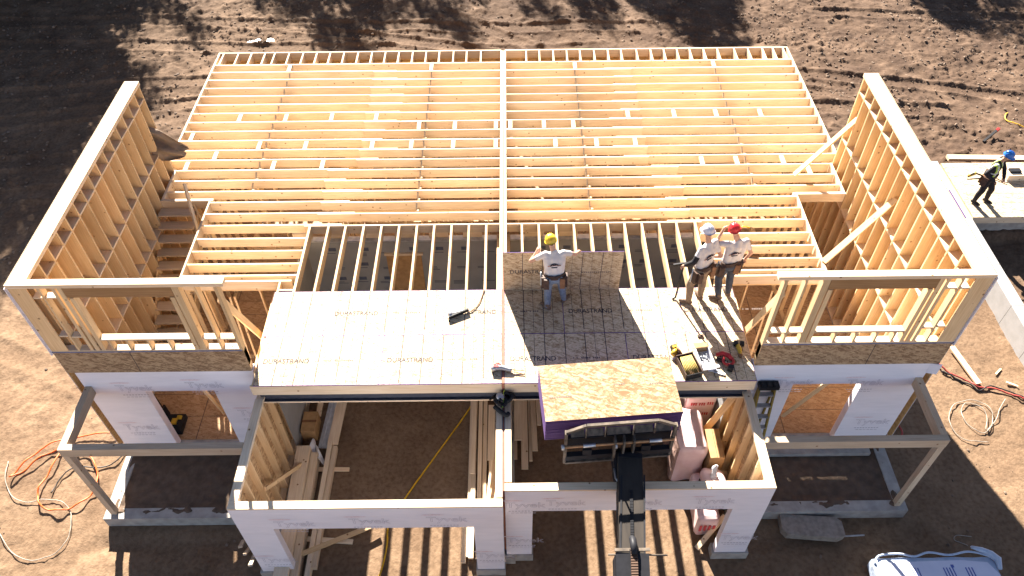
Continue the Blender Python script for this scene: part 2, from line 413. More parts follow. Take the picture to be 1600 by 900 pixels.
# vehicle ruts with cleat marks: centre lines as (x0,y0,x1,y1,width)
tread = np.zeros_like(Z)
for (x0, y0, x1, y1, wd) in [(-22, 20.6, 6, 19.4, .55), (-22, 18.7, 4, 17.9, .55), (-20, 15.0, -7, 16.6, .5), (-20, 13.2, -8.5, 15.1, .5),
                             (-21, 11.0, -10, 11.7, .5), (-20, 9.0, -10, 10.4, .5), (-9, 19.9, 12, 14.6, .45), (-3, 21.5, 3.5, 16.0, .4),
                             (9.5, 16.5, 22, 13.2, .45), (9.3, 14.2, 16, 13.4, .6), (12, 20.5, 22, 19.8, .5), (9.8, 6.5, 12.2, -4.5, .4), (11.8, 6.5, 14.2, -4.5, .4),
                             (-16, 6.4, -9.4, 3.6, .5), (-15.5, 4.6, -9.6, 2.2, .45)]:
    dx, dy = x1 - x0, y1 - y0; L = math.hypot(dx, dy); dx /= L; dy /= L
    u = (X - x0) * dx + (Y - y0) * dy; v_ = -(X - x0) * dy + (Y - y0) * dx + 0.35 * fbm(u, u * 0 + x0, 0.3, 2, 71)
    inside = (1 - sstep(wd * .5, wd * .5 + .12, np.abs(v_))) * sstep(0, 1, u) * (1 - sstep(L - 1, L, u))
    inside *= 0.35 + 0.65 * sstep(-0.15, 0.1, fbm(X, Y, 0.5, 2, 44))
    cle = 0.028 * (np.abs(((u + 0.6 * np.abs(v_)) * 5.2) % 1 - 0.5) * 2)
    edge = np.exp(-((np.abs(v_) - wd * .5 - .1) / .09) ** 2) * 0.055 * sstep(0, 1, u) * (1 - sstep(L - 1, L, u))
    Z = Z * (1 - 0.75 * inside) + inside * (-0.05 + cle + 0.15 * big) + edge * (0.6 + vnoise(X * 3, Y * 3, 5))
# calmer sandy soil close in front and beside the house
front = 1 - sstep(4.5, 8.5, Y + 0.0 * X)
Z *= 1 - 0.62 * front
Z += front * 0.035 * fbm(X, Y, 5.0, 4, 91)
# levelled inside and just around the buildings
def rectmask(x0, x1, y0, y1, s_):
    return sstep(x0 - s_, x0, X) * (1 - sstep(x1, x1 + s_, X)) * sstep(y0 - s_, y0, Y) * (1 - sstep(y1, y1 + s_, Y))
bm_ = np.maximum(rectmask(-8.6, 8.6, 0.3, 12.2, .5), np.maximum(rectmask(-4.9, 4.9, -6.0, 1, .25), rectmask(-8.6, 8.6, -1.3, 1, .4)))
Z -= 0.07 * rectmask(-8.6, 8.6, -1.5, 0.2, .5) * (1 - rectmask(-4.9, 4.9, -6, 1, .3))
Z = Z * (1 - bm_ * 0.8) + bm_ * 0.012 * fbm(X, Y, 7, 4, 95)
pm = np.exp(-((((X + 9.85) / .55) ** 2 + ((Y - 18.85 - .06 * (X + 9.85)) / .17) ** 2) ** 2))
Z = Z * (1 - pm) + pm * (-.10 + .10 * fbm(X, Y, 4.0, 3, 123))
pit = rectmask(13.45, 30, 2.0, 7.3, .2)
Z -= 0.25 * pit
nx, ny = len(gx), len(gy)
co = np.stack([X, Y, Z + G], -1).reshape(-1, 3)
idx = np.arange(nx * ny).reshape(ny, nx)
quads = np.stack([idx[:-1, :-1], idx[:-1, 1:], idx[1:, 1:], idx[1:, :-1]], -1).reshape(-1, 4)
me = bpy.data.meshes.new('ground'); me.vertices.add(len(co)); me.vertices.foreach_set('co', co.ravel().astype(np.float32))
me.loops.add(quads.size); me.loops.foreach_set('vertex_index', quads.ravel().astype(np.int32))
me.polygons.add(len(quads)); me.polygons.foreach_set('loop_start', np.arange(0, quads.size, 4, dtype=np.int32))
me.polygons.foreach_set('use_smooth', np.ones(len(quads), dtype=bool))
me.update(calc_edges=True); me.validate()
ground = bpy.data.objects.new('ground', me); COL.objects.link(ground); structure(ground)

def soil_mat():
    m, nt, b = new_mat('soil')
    tc = N(nt, 'ShaderNodeTexCoord')
    def nz(sc, det, dis=0, st=(1, 1, 1)):
        mp = N(nt, 'ShaderNodeMapping'); mp.inputs['Scale'].default_value = st; nt.links.new(tc.outputs['Object'], mp.inputs[0])
        n = N(nt, 'ShaderNodeTexNoise'); n.inputs['Scale'].default_value = sc; n.inputs['Detail'].default_value = det
        n.inputs['Distortion'].default_value = dis; nt.links.new(mp.outputs[0], n.inputs['Vector']); return n.outputs[0]
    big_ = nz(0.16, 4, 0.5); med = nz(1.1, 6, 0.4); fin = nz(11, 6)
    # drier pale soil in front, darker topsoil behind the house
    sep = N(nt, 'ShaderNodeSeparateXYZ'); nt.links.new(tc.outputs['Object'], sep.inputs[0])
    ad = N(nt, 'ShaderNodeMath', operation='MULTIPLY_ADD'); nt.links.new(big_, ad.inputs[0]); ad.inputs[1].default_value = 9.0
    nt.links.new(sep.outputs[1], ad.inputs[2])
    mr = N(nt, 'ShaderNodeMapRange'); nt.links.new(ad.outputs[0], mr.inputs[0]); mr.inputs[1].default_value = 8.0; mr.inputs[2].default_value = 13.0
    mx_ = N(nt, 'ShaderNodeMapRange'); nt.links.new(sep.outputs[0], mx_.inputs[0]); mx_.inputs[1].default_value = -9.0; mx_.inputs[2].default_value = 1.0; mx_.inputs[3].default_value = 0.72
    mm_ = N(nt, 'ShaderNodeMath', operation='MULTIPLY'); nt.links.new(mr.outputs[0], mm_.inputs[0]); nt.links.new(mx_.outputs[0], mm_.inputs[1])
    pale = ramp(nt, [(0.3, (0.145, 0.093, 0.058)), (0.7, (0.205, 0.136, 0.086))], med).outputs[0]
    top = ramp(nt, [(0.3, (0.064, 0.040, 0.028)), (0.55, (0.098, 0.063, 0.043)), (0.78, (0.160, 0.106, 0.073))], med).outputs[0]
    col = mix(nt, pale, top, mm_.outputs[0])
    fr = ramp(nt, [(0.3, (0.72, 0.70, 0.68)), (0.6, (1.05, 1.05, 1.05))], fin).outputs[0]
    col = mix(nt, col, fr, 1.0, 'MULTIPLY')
    nt.links.new(col, b.inputs['Base Color']); b.inputs['Roughness'].default_value = 0.95; b.inputs['Specular IOR Level'].default_value = 0.1
    f2 = nz(26, 5)
    sm = N(nt, 'ShaderNodeMath', operation='MULTIPLY_ADD'); nt.links.new(fin, sm.inputs[0]); sm.inputs[1].default_value = 1.6; nt.links.new(f2, sm.inputs[2])
    bp = N(nt, 'ShaderNodeBump'); bp.inputs['Strength'].default_value = 0.45; bp.inputs['Distance'].default_value = 0.02
    nt.links.new(sm.outputs[0], bp.inputs['Height']); nt.links.new(bp.outputs[0], b.inputs['Normal'])
    return m
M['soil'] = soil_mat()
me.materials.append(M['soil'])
M['clod'] = plain_mat('soil_clod', (0.20, 0.142, 0.102), 0.95, nscale=3, c2=(0.10, 0.07, 0.052))
M['darksoil'] = plain_mat('dark_brown_soil', (0.125, 0.086, 0.06), 0.95, nscale=6, c2=(0.085, 0.058, 0.041), bump=0.6)  # porch bed fill, a darker brown than the soil in front

def gz(x, y):
    i = int(np.clip(np.searchsorted(gy, y), 1, ny - 1)); j = int(np.clip(np.searchsorted(gx, x), 1, nx - 1))
    return float(Z[i, j]) + G

# loose clods and stones, too many to count: one object
bmi = bmesh.new(); bmesh.ops.create_icosphere(bmi, subdivisions=1, radius=1)
iv = np.array([v.co[:] for v in bmi.verts]); iff = np.array([[v.index for v in f.verts] for f in bmi.faces]); bmi.free()
allv, allf = [], []; cnt = 0; tries = 0
while cnt < 9000 and tries < 90000:
    tries += 1
    x = random.uniform(-21, 21); y = random.uniform(-3, 22.5)
    inside = (-8.9 < x < 8.9 and -0.9 < y < 12.6) or (-5.3 < x < 5.3 and y < 1) or (13.2 < x and y < 11 and y > 2)
    if inside: continue
    dens = 0.12 if y < 6 else 0.55
    if x > 9 and y > 8: dens = 0.9
    if float(fbm(np.array([x]), np.array([y]), 0.5, 2, 77)[0]) < 0.02 and random.random() < .75: continue
    if random.random() > dens: continue
    s_ = 0.012 + 0.05 * random.random() ** 3.2 if y > 6 else 0.008 + 0.035 * random.random() ** 4
    a = random.uniform(0, 6.28); ca, sa = math.cos(a), math.sin(a)
    vv = iv * (1 + rng.uniform(-.28, .28, (len(iv), 1))) * np.array([s_ * random.uniform(.8, 1.5), s_ * random.uniform(.7, 1.2), s_ * random.uniform(.5, .9)])
    vv = np.stack([vv[:, 0] * ca - vv[:, 1] * sa + x, vv[:, 0] * sa + vv[:, 1] * ca + y, vv[:, 2] + gz(x, y) + s_ * .2], -1)
    allv.append(vv); allf.append(iff + cnt * len(iv)); cnt += 1
me = bpy.data.meshes.new('soil_clods'); me.from_pydata(np.concatenate(allv).tolist(), [], np.concatenate(allf).tolist())
me.materials.append(M['clod'])
o = bpy.data.objects.new('soil_clods', me); COL.objects.link(o)
tag(o, 'loose clods and small stones scattered over the bare brown soil', 'clods', kind='stuff')

# puddle
def water_mat():
    m, nt, b = new_mat('puddle_water'); b.inputs['Base Color'].default_value = (0.20, 0.19, 0.18, 1)
    b.inputs['Roughness'].default_value = 0.3; b.inputs['Specular IOR Level'].default_value = 0.4
    return m
mb = MB(); wm = water_mat(); pts = []
for k in range(28):
    a = 2 * math.pi * k / 28; rr = 1 + 0.35 * math.sin(3 * a + 1) + 0.2 * math.sin(7 * a)
    pts.append((-9.85 + 0.5 * rr * math.cos(a), 18.85 + 0.13 * rr * math.sin(a) - 0.05 * math.cos(a)))
pts = [(-9.85 + 1.1 * math.cos(a * math.pi / 12), 18.85 + .34 * math.sin(a * math.pi / 12)) for a in range(24)]
mb.poly(pts, G - .115, G - .10, wm); o = mb.build('puddle'); structure(o)

# ------------------------------------------------------------------ the house frame
H = thing('house_frame', (0, 4, G), 'timber frame of a two-unit house under construction, open joists over white wrapped lower walls', 'house frame')
LB = M['lumber']; ST = M['stud']; JD = 0.248
def part(mb, name, parent=H, **k): return mb.build(name, parent, **k)
def bx(name, x0, x1, y0, y1, z0, z1, mat, grain='x', parent=H, tint=None, **k):
    mb = MB(); mb.box(x0, x1, y0, y1, z0, z1, mat, grain, tint, **k); return mb.build(name, parent)

jy = [4.528 + 0.4064 * i for i in range(18)]
t = 0.038
for i, y in enumerate(jy[:-1]):
    for sgn in (-1, 1):
        lap = 3.7 if y > 6.7 else 4.38
        if i == 0: lap = 4.62
        out = 8.40 if y > 6.65 else (8.14 if y > 5.6 else 7.02)
        jz = random.uniform(-0.004, 0.004)
        off = t if i % 1 == 0 else 0
        l1 = lap + random.uniform(-.03, .03); ov = random.uniform(.5, 1.0)
        tin = random.random() * .6 + .3
        a0, a1 = (out, l1) ; b0, b1 = (l1 + ov * 0.0 , 0.085)
        # outer piece runs past the lap behind the inner one
        bx('floor_joist', sgn * out, sgn * (l1 - ov), y + t * .5, y + t * 1.5, -JD + jz, jz, LB, tint=tin)
        bx('floor_joist', sgn * l1, sgn * 0.085, y - t * .5, y + t * .5 - .001, -JD - jz, -jz, LB, tint=random.random())
# joists between the stair openings and the garages
for y in (4.12, 3.715, 3.31):
    for sgn in (-1, 1):
        bx('floor_joist', sgn * 6.98, sgn * 4.50, y - t / 2, y + t / 2, -JD, random.uniform(-.003, .003), LB)
for sgn in (-1, 1):
    for y in (2.955, 2.79):
        bx('header_beam', sgn * 7.0, sgn * (4.5 if y > 2.9 else 4.58), y - .022, y + .022, -JD, 0.002, LB)
    bx('header_beam', sgn * 8.20, sgn * 6.95, 5.44, 5.52, -JD, 0.003, LB)
    bx('trimmer_joist', sgn * 7.04, sgn * 7.0, 2.74, 5.43, -JD, .004, LB, 'y')
    bx('rim_board', sgn * 8.405, sgn * 8.45, 6.66, 12.13, -JD - .02, .006, LB, 'y')
    bx('rim_board', sgn * 8.15, sgn * 8.20, 5.53, 6.62, -JD, .004, LB, 'y')
    bx('rim_board', sgn * 8.40, sgn * .06, 12.09, 12.13, -JD, 0.004, LB)
    bx('rim_board', sgn * 8.40, sgn * .085, 11.425, 11.465, -JD, 0.003, LB)
    bx('rim_sheathing', sgn * 8.40, sgn * .06, 12.134, 12.15, -JD - .3, -.005, M['osbwall'])
# lookouts at the back edge
for x in (-8.3, -7.86, -7.47, -7.07, -6.78, -6.35, -5.93, -5.53, -5.13, -4.72, -4.3, -3.89, -3.49, -3.09, -2.68, -2.28, -1.89, -1.47, -1.08, -.66,
          .68, 1.07, 1.48, 1.88, 2.27, 2.69, 3.1, 3.49, 3.95, 4.37, 4.76, 5.15, 5.53, 5.94, 6.35, 6.85, 7.26, 7.69, 8.0, 8.3):
    bx('lookout', x - .021, x + .021, 11.467, 12.088, -JD, random.uniform(-.002, .003), LB, 'y')
# nailing blocks laid flat between joists
for (x, y) in [(-7.08, 8.85), (-5.84, 8.83), (-4.61, 8.81), (-3.41, 8.84), (-2.23, 8.45), (-1.28, 8.45), (-.19, 8.45), (-8.15, 7.99), (-6.3, 7.6), (-5.1, 7.6),
               (-3.38, 7.6), (-2.37, 7.6), (-1.29, 7.6), (-.19, 7.6), (-7.33, 7.22), (-5.77, 6.8), (-4.54, 6.8), (-7.95, 6.8),
               (1.08, 8.43), (1.86, 8.43), (.19, 8.43), (3.35, 8.81), (4.59, 8.81), (5.72, 8.81), (6.91, 8.81), (1.35, 7.64), (2.41, 7.64), (3.41, 7.64),
               (4.99, 6.8), (5.86, 6.8), (7.02, 6.8), (7.57, 6.4), (-6.2, 11.25), (-2.08, 11.25), (2.08, 11.25), (6.1, 11.25)]:
    i = max(k for k, q in enumerate(jy) if q <= y)
    bx('nailing_block', x - .05, x + .05, jy[i] + t * 1.52, jy[i + 1] - t * .55, -.045, -.001, LB, 'y')
# bridging straps between joists
mbr = MB()
mbr.beam((0, .06, -.21), (0, .36, -.01), .034, .03, M['oldlumber']); mbr.beam((.045, .36, -.21), (.045, .06, -.01), .034, .03, M['oldlumber'])
first = mbr.build('bridging_strap')
k = 0
for x in (-6.14, -2.06, 2.06, 6.1):
    for i in range(1 if abs(x) < 4 else 3, 17):
        b = first if k == 0 else first.copy()
        if k: COL.objects.link(b)
        b.location = (x, jy[i], 0); attach(b, H); k += 1
# joists over the garages
xl = [-4.47, -4.035, -3.64, -3.22, -2.81, -2.40, -1.99, -1.59, -1.19, -.79, -.39]
xr = [.43, .82, 1.22, 1.63, 2.02, 2.41, 2.80, 3.20, 3.60, 4.00, 4.43]
for x in xl + xr:
    th = .024 if abs(x) < 4.4 else .026
    bx('deck_joist', x - th, x + th, .04, 4.505, -JD, -.001, ST, 'y', tint=random.random() * .5)
for sgn in (-1, 1):
    bx('deck_joist', sgn * 4.80, sgn * 4.84, .04, 2.76, -JD, -.001, ST, 'y')
    bx('nailing_block', sgn * 4.79, sgn * 4.50, 2.50, 2.54, -JD, -.002, LB)
    bx('rim_board', sgn * 4.87, sgn * .03, 0.0, .038, -.283, -.001, LB, tint=.2)
    mbs = MB()
    mbs.box(sgn * 4.80, sgn * .1, .055, .19, -.305, -.32, M['steel']); mbs.box(sgn * 4.80, sgn * .1, .11, .13, -.321, -.575, M['steel']); mbs.box(sgn * 4.80, sgn * .1, .055, .19, -.576, -.592, M['steel'])
    part(mbs, 'steel_beam')
    bx('beam_plate', sgn * 4.80, sgn * .1, .05, .19, -.593, -.631, LB)
# party wall between the two units
bx('party_wall_plate', -.078, -.018, .66 + 1.79, 12.08, -JD, .012, LB, 'y', tint=.4)
bx('party_wall_plate', .018, .078, .66 + 1.79, 12.08, -JD, .012, LB, 'y', tint=.4)
bx('party_wall_board', -.0165, .0165, 2.445, 12.07, -2.9, .004, M['fire'], 'y'); bx('party_wall_board', -.0165, .0165, -2.0, -.002, -2.9, -.47, M['fire'], 'y'); bx('party_wall_board', -.024, .024, -.001, 2.443, -.30, .026, M['fire'], 'y')
for sgn in (-1, 1):
    bx('party_wall', sgn * .02, sgn * .15, 2.46, 4.5, G + .02, -.30, M['stud'], 'z')
    mbp = MB()
    for y in np.arange(-1.75, 2.4, .4064): mbp.box(sgn * .03, sgn * .145, y, y + .038, -3.08, -.54, ST, 'z')
    yf = -2.13 if sgn < 0 else -1.83
    mbp.box(sgn * .03, sgn * .145, yf, .04, -.45, -.492, LB, 'y', tint=.7); mbp.box(sgn * .03, sgn * .145, yf, 2.4, -.495, -.537, LB, 'y')
    mbp.box(sgn * .03, sgn * .145, yf, 2.4, -3.13, -3.09, LB, 'y')
    mbp.box(sgn * .018, sgn * .029, yf, 2.4, -3.1, -.455, M['grayboard'])
    part(mbp, 'party_stud_wall')
mb = MB(); mb.box(-.2, .2, -2.1, 4.4, G - .2, -3.14, M['concrete'], 'y'); part(mb, 'foundation')

# sheathing panels with nail lines and print
def nail_lines(mb, x0, x1, y0, y1, z, ph):
    x = math.floor(x0 / .4064) * .4064
    while x < x1:
        for dx, wd in ((0, .016), (.2032 * .97, .008)):
            q = x + dx + .02
            if x0 + .05 < q < x1 - .05 and (wd > .01 or random.random() < .55):
                a = y0 + (random.uniform(.02, .12) if random.random() < .5 else .01)
                mb.face([(q - wd / 2, a, z), (q + wd / 2, a, z), (q + wd / 2, y1 - .01, z), (q - wd / 2, y1 - .01, z)], [(0, 0)] * 4, M['ink'], .5)
        x += .4064
def print_line(mb, x, y, z):
    """small print that follows the big word: a dash and two short worn lines"""
    for (a, b, c, d) in ((.98, 1.12, .05, .065), (1.2, 1.34, .045, .075), (1.4, 1.78, .04, .085)):
        n = max(1, int((b - a) / .035))
        for k in range(n):
            if random.random() < .85:
                q = x + a + (b - a) * k / n
                mb.face([(q, y + c, z), (q + .026, y + c, z), (q + .026, y + d, z), (q, y + d, z)], [(0, 0)] * 4, M['inkfaint'], .5)
def sheet(x0, x1, y0, y1, tx=None):
    mb = MB(); z = .019
    mb.box(x0, x1, y0, y1, 0, z, M['osbdeck'], 'x')
    for f_i in range(len(mb.f)):
        if f_i != 1: mb.mi[f_i] = mb.slot(M['inkpurple'])
    nail_lines(mb, x0, x1, y0, y1, z + .0015, 0)
    for (a, b, c, d) in ((x0, x1, y0, y0 + .008), (x0, x1, y1 - .008, y1), (x0, x0 + .006, y0, y1), (x1 - .006, x1, y0, y1)):
        mb.face([(a, c, z + .001), (b, c, z + .001), (b, d, z + .001), (a, d, z + .001)], [(0, 0)] * 4, M['inkpurple'], .5)
    p = part(mb, 'sheathing_panel')
    if tx:
        for x, y in tx:
            lb = MB(); lb.mesh(*T_DURA, M['ink'], mx_flat(x, y, z + .0028)); print_line(lb, x, y, z + .0028)
            lb.build('lettering', p)
    return p
ty, tb = 1.755, .53
sheet(-4.86, -3.665, 1.222, 2.44); sheet(-3.662, -1.232, 1.222, 2.44, [(-3.49, ty)]); sheet(-1.229, -.028, 1.222, 2.44, [(-1.04, ty)])
sheet(.028, 1.243, 1.222, 2.44); sheet(1.246, 3.70, 1.222, 2.44, [(1.36, ty)]); sheet(3.703, 4.87, 1.222, 2.44, [(3.76, ty)])
sheet(-4.80, -2.40, 0, 1.219, [(-4.72, tb)]); sheet(-2.397, -.028, 0, 1.219, [(-2.28, tb)])
sheet(.028, 2.46, 0, 1.219, [(.14, tb)]); sheet(2.463, 4.87, 0, 1.219, [(2.56, tb)])

# ---- stud wall building
def wrap_print(parent, spots, y, sub=True):
    for x, z in spots:
        lb = MB()
        lb.mesh(*T_TYV, M['wrapink'], mx_front(x, y - .004, z))
        lb2 = [(x + .05 + .06 * k, z - .09 + .0 * k) for k in range(9)]
        for (q, zz) in lb2: lb.box(q, q + .04, y - .003, y - .002, zz, zz + .022, M['wrapink'])
        for q in range(6): lb.box(x + .1 + .08 * q, x + .16 + .08 * q, y - .003, y - .002, z - .16, z - .145, M['wrapink'])
        pts = [(x + .12 + .21 * math.cos(a * math.pi / 8), z + .33 + .026 * math.sin(a * math.pi / 8)) for a in range(16)]
        lb.face([(px, y - .003, pz) for px, pz in pts], [(0, 0)] * 16, M['wrapred'], .5)
        lb.build('lettering', parent)

# side walls of the two bays: tall studs with three rows of blocking
for sgn in (-1, 1):
    mb = MB()
    for z0 in (-2.75, -1.53, -.31, .91, 2.13):
        z1 = min(z0 + 1.217, 2.53)
        for (y0, y1) in ((.38, 2.79), (2.795, 5.2), (5.205, 6.63)):
            mb.box(sgn * 8.495, sgn * 8.507, y0, y1, z0, z1, M['osbwall'], 'y')
    wl = part(mb, 'bay_side_wall')
    mb = MB(); mb.box(sgn * 8.508, sgn * 8.512, .37, 6.63, -2.8, 2.50, M['wrap']); mb.build('house_wrap', wl)
    ys = [.56 + .4064 * k for k in range(15)] + [6.59]
    for y in ys: mb = MB(); mb.box(sgn * 8.205, sgn * 8.494, y - .019, y + .019, -2.7, 2.44, ST, 'z'); mb.build('stud', wl)
    for (za, zb) in ((2.445, 2.485), (2.487, 2.53)):
        mb = MB(); mb.box(sgn * 8.19, sgn * 8.515, .50, 6.64, za, zb, LB, 'y', tint=.8); mb.build('top_plate', wl)
    mb = MB(); mb.box(sgn * 8.205, sgn * 8.494, .52, 6.6, -2.745, -2.705, LB, 'y'); mb.build('bottom_plate', wl)
    for zr in (2.11, .80, -.46):
        for k in range(len(ys) - 1):
            if ys[k + 1] - ys[k] < .1: continue
            dz = random.uniform(-.012, .012)
            mb = MB(); mb.box(sgn * 8.208, sgn * 8.494, ys[k] + .02, ys[k + 1] - .02, zr - .038 + dz, zr + dz, LB, 'y'); mb.build('blocking', wl)

# front walls of the bays above the rim
for sgn in (-1, 1):
    def X_(a, b): return (sgn * a, sgn * b)
    mb = MB(); mb.box(*X_(8.50, 4.90), .36, .372, .02, .655, M['osbrough'], 'x')
    mb.box(*X_(8.50, 4.90), .374, .50, .02, .62, M['stud'], 'x')
    mb.box(*X_(7.06, 7.05), .357, .362, .02, .655, M['ink'])
    wl = part(mb, 'bay_front_wall')
    mb = MB(); mb.box(*X_(8.51, 4.92), .353, .51, .657, .672, M['blueband']); mb.build('sill_gasket', wl)
    mb = MB(); mb.box(*X_(8.50, 4.92), .365, .505, .673, .711, LB, 'x'); mb.build('bottom_plate', wl)
    for (za, zb) in ((2.445, 2.485), (2.487, 2.53)):
        mb = MB(); mb.box(*X_(8.515, 4.77), .355, .498, za, zb, LB, 'x', tint=.8); mb.build('top_plate', wl)
    for (a, b) in ((8.50, 8.18), (8.00, 7.962), (7.76, 7.70), (7.66, 7.58), (7.545, 7.47), (5.79, 5.71), (5.69, 5.57), (5.30, 5.262)):
        wide = a - b > .2
        zt = 2.17 if a in (7.545, 5.79) else 2.44
        mb = MB(); mb.box(*X_(a, b), .362 if wide else .367, .378 if wide else .503, .712, zt, ST if not wide else M['stud'], 'z'); mb.build('stud', wl)
    mb = MB(); mb.box(*X_(4.96, 4.90), .367, .503, .2, 2.44, ST, 'z'); mb.build('stud', wl)
    for y in (.37, .45):
        mb = MB(); mb.box(*X_(7.575, 5.70), y, y + .042, 2.19, 2.44, M['lvl'], 'x', tint=.3); mb.build('window_header', wl)
    mb = MB(); mb.box(*X_(7.46, 5.80), .367, .503, .99, 1.03, LB, 'x'); mb.build('window_sill', wl)
    mb = MB(); mb.box(*X_(5.59, 4.97), .37, .50, .985, 1.02, LB, 'x'); mb.build('blocking', wl)
    for x in (7.32, 6.99, 6.60, 6.22): mb = MB(); mb.box(*X_(x + .019, x - .019), .37, .50, .712, .988, ST, 'z'); mb.build('cripple_stud', wl)
    for (a, b, zz) in ((8.17, 8.01, 2.2), (7.95, 7.73, 2.2), (8.17, 8.01, 1.15), (7.95, 7.73, 1.12)):
        mb = MB(); mb.box(*X_(a, b), .37, .50, zz - .038, zz, LB, 'x'); mb.build('blocking', wl)
    # corner wrap edge hanging past the plate
    mb = MB(); mb.box(*X_(8.535, 8.52), .33, .42, .6, 2.47, M['wrap']); mb.build('house_wrap', wl)
    # temporary diagonal brace
    mb = MB(); mb.beam((sgn * 4.97, .42, 2.08), (sgn * 5.12, 1.72, -.62), .04, .14, ST, up=(0, 1, .4)); part(mb, 'brace')

# lower front walls of the bays, wrapped
for sgn in (-1, 1):
    xo, xi, oa, ob = 8.37, 4.89, 7.22, 5.83
    mb = MB(); W = M['wrap']
    def bw(a, b, z0, z1): mb.box(sgn * a, sgn * b, .375, .54, z0, z1, W)
    bw(xo, oa, -2.76, .015); bw(ob, xi, -2.76, .015); bw(oa, ob, -.645, .015)
    wl = part(mb, 'wrapped_wall')
    if sgn < 0: wrap_print(wl, [(-7.75, -.68), (-6.33, -.60), (-8.12, -2.1), (-5.55, -1.6)], .373)
    else: wrap_print(wl, [(5.48, -.74), (6.90, -.76), (7.52, -2.2), (4.93, -2.15)], .373)
    # loose flap of wrap at the corner
    if sgn > 0:
      mb = MB(); mb.poly([(sgn * 8.36, .37), (sgn * 8.55, .33), (sgn * 8.57, .345), (sgn * 8.37, .385)], -.30, .0, W); mb.build('wrap_flap', wl)
    mb = MB(); mb.box(sgn * 8.33, sgn * 4.93, .40, .60, G - .2, -2.765, M['concrete'], 'x'); part(mb, 'foundation')
    mb = MB(); mb.box(sgn * 8.36, sgn * 8.18, .62, 12.1, G - .2, -2.765, M['concrete'], 'x'); part(mb, 'foundation')
# garage walls
def garage(sgn, yf):
    xo = 4.88; W = M['wrap']
    o1, o2 = (4.24, .56) if sgn < 0 else (4.25, .53)
    mb = MB()
    def bw(a, b, z0, z1): mb.box(sgn * a, sgn * b, yf, yf + .15, z0, z1, W)
    bw(xo, o1, -3.12, -.492); bw(o2, .02, -3.12, -.492); bw(o1, o2, -1.24, -.492)
    wl = part(mb, 'garage_front_wall')
    if sgn < 0: wrap_print(wl, [(-4.17, -1.19), (-2.80, -1.11), (-1.40, -1.07), (-4.82, -2.72), (-.555, -2.62)], yf - .002)
    else: wrap_print(wl, [(.77, -1.08), (2.17, -1.1), (3.50, -1.07), (4.26, -2.6), (.03, -1.15), (.03, -2.62)], yf - .002)
    mb = MB(); mb.box(sgn * xo, sgn * .02, yf, yf + .15, -.49, -.45, LB, 'x', tint=.7); mb.build('top_plate', wl)
    mb = MB(); mb.box(sgn * (o1 + .7), sgn * (o1 - .04), yf - .03, yf + .2, G - .1, -3.125, M['concrete']); mb.build('foundation', wl)
    mb = MB(); mb.box(sgn * (o2 + .03), sgn * .0, yf - .03, yf + .2, G - .1, -3.125, M['concrete']); mb.build('foundation', wl)
    # side wall: studs, sheathing, wrap
    mb = MB()
    for z0 in (-3.1, -1.88, -.66):
        mb.box(sgn * 4.862, sgn * 4.874, yf + .15, 2.7, z0, min(-.5, z0 + 1.217), M['osb'], 'y')
    sw = part(mb, 'garage_side_wall')
    mb = MB(); mb.box(sgn * 4.876, sgn * 4.881, yf + .01, .36, -3.12, -.50, W); mb.build('house_wrap', sw)
    y = yf + .2
    ys = []
    while y < 2.6: ys.append(y); y += .4064
    for y in ys: mb = MB(); mb.box(sgn * 4.722, sgn * 4.861, y, y + .038, -3.08, -.54, ST, 'z'); mb.build('stud', sw)
    for (za, zb) in ((-.492, -.45), (-.535, -.494)):
        mb = MB(); mb.box(sgn * 4.722, sgn * 4.88, yf + .152, .03 if za > -.5 else 2.6, za, zb, LB, 'y', tint=.5); mb.build('top_plate', sw)
    mb = MB(); mb.box(sgn * 4.722, sgn * 4.861, yf + .16, 2.6, -3.12, -3.081, LB, 'y'); mb.build('bottom_plate', sw)
    mb = MB(); mb.box(sgn * 4.70, sgn * 4.90, yf + .21, 4.4, G - .1, -3.125, M['concrete']); mb.build('foundation', sw)
    mb = MB(); mb.box(sgn * 4.705, sgn * 4.72, .55, 4.5, -3.12, -.45, M['grayboard'], 'y'); mb.build('gypsum_board', sw)
    # back wall with grey board
    mb = MB(); mb.box(sgn * 4.70, sgn * .16, 4.50, 4.62, -3.3, -.50, M['grayboard'])
    bwall = part(mb, 'garage_back_wall')
    mb = MB()
    for cx in np.arange(.35, 4.6, .61):
        for cz in (-.75, -1.25, -1.75, -2.25):
            x = sgn * cx + random.uniform(-.1, .1)
            if random.random() < .55: mb.box(x - .09, x + .09, 4.496, 4.498, cz - .06, cz + .05, M['boardink'])
            for q in range(random.randint(1, 3)): mb.box(x - .2, x + random.uniform(-.02, .12), 4.496, 4.498, cz - .14 - .045 * q, cz - .12 - .045 * q, M['boardink'])
    mb.build('lettering', bwall)
    mb = MB(); mb.box(sgn * 4.70, sgn * .16, 4.47, 4.63, -.495, -.452, M['galv'], 'x'); mb.build('top_track', bwall)
    for q in np.arange(.5, 4.6, .8): mb = MB(); mb.box(sgn * q, sgn * (q + .45), 4.56, 4.60, -.45, -.30, LB, 'x'); mb.build('blocking', bwall)
    if sgn < 0:
        mb = MB(); mb.box(-2.82, -1.98, 4.455, 4.495, -3.2, -.93, M['kraft'], 'z'); mb.box(-2.86, -1.94, 4.44, 4.494, -.93, -.87, LB); mb.build('door_panel', bwall)
garage(-1, -2.31); garage(1, -2.01)

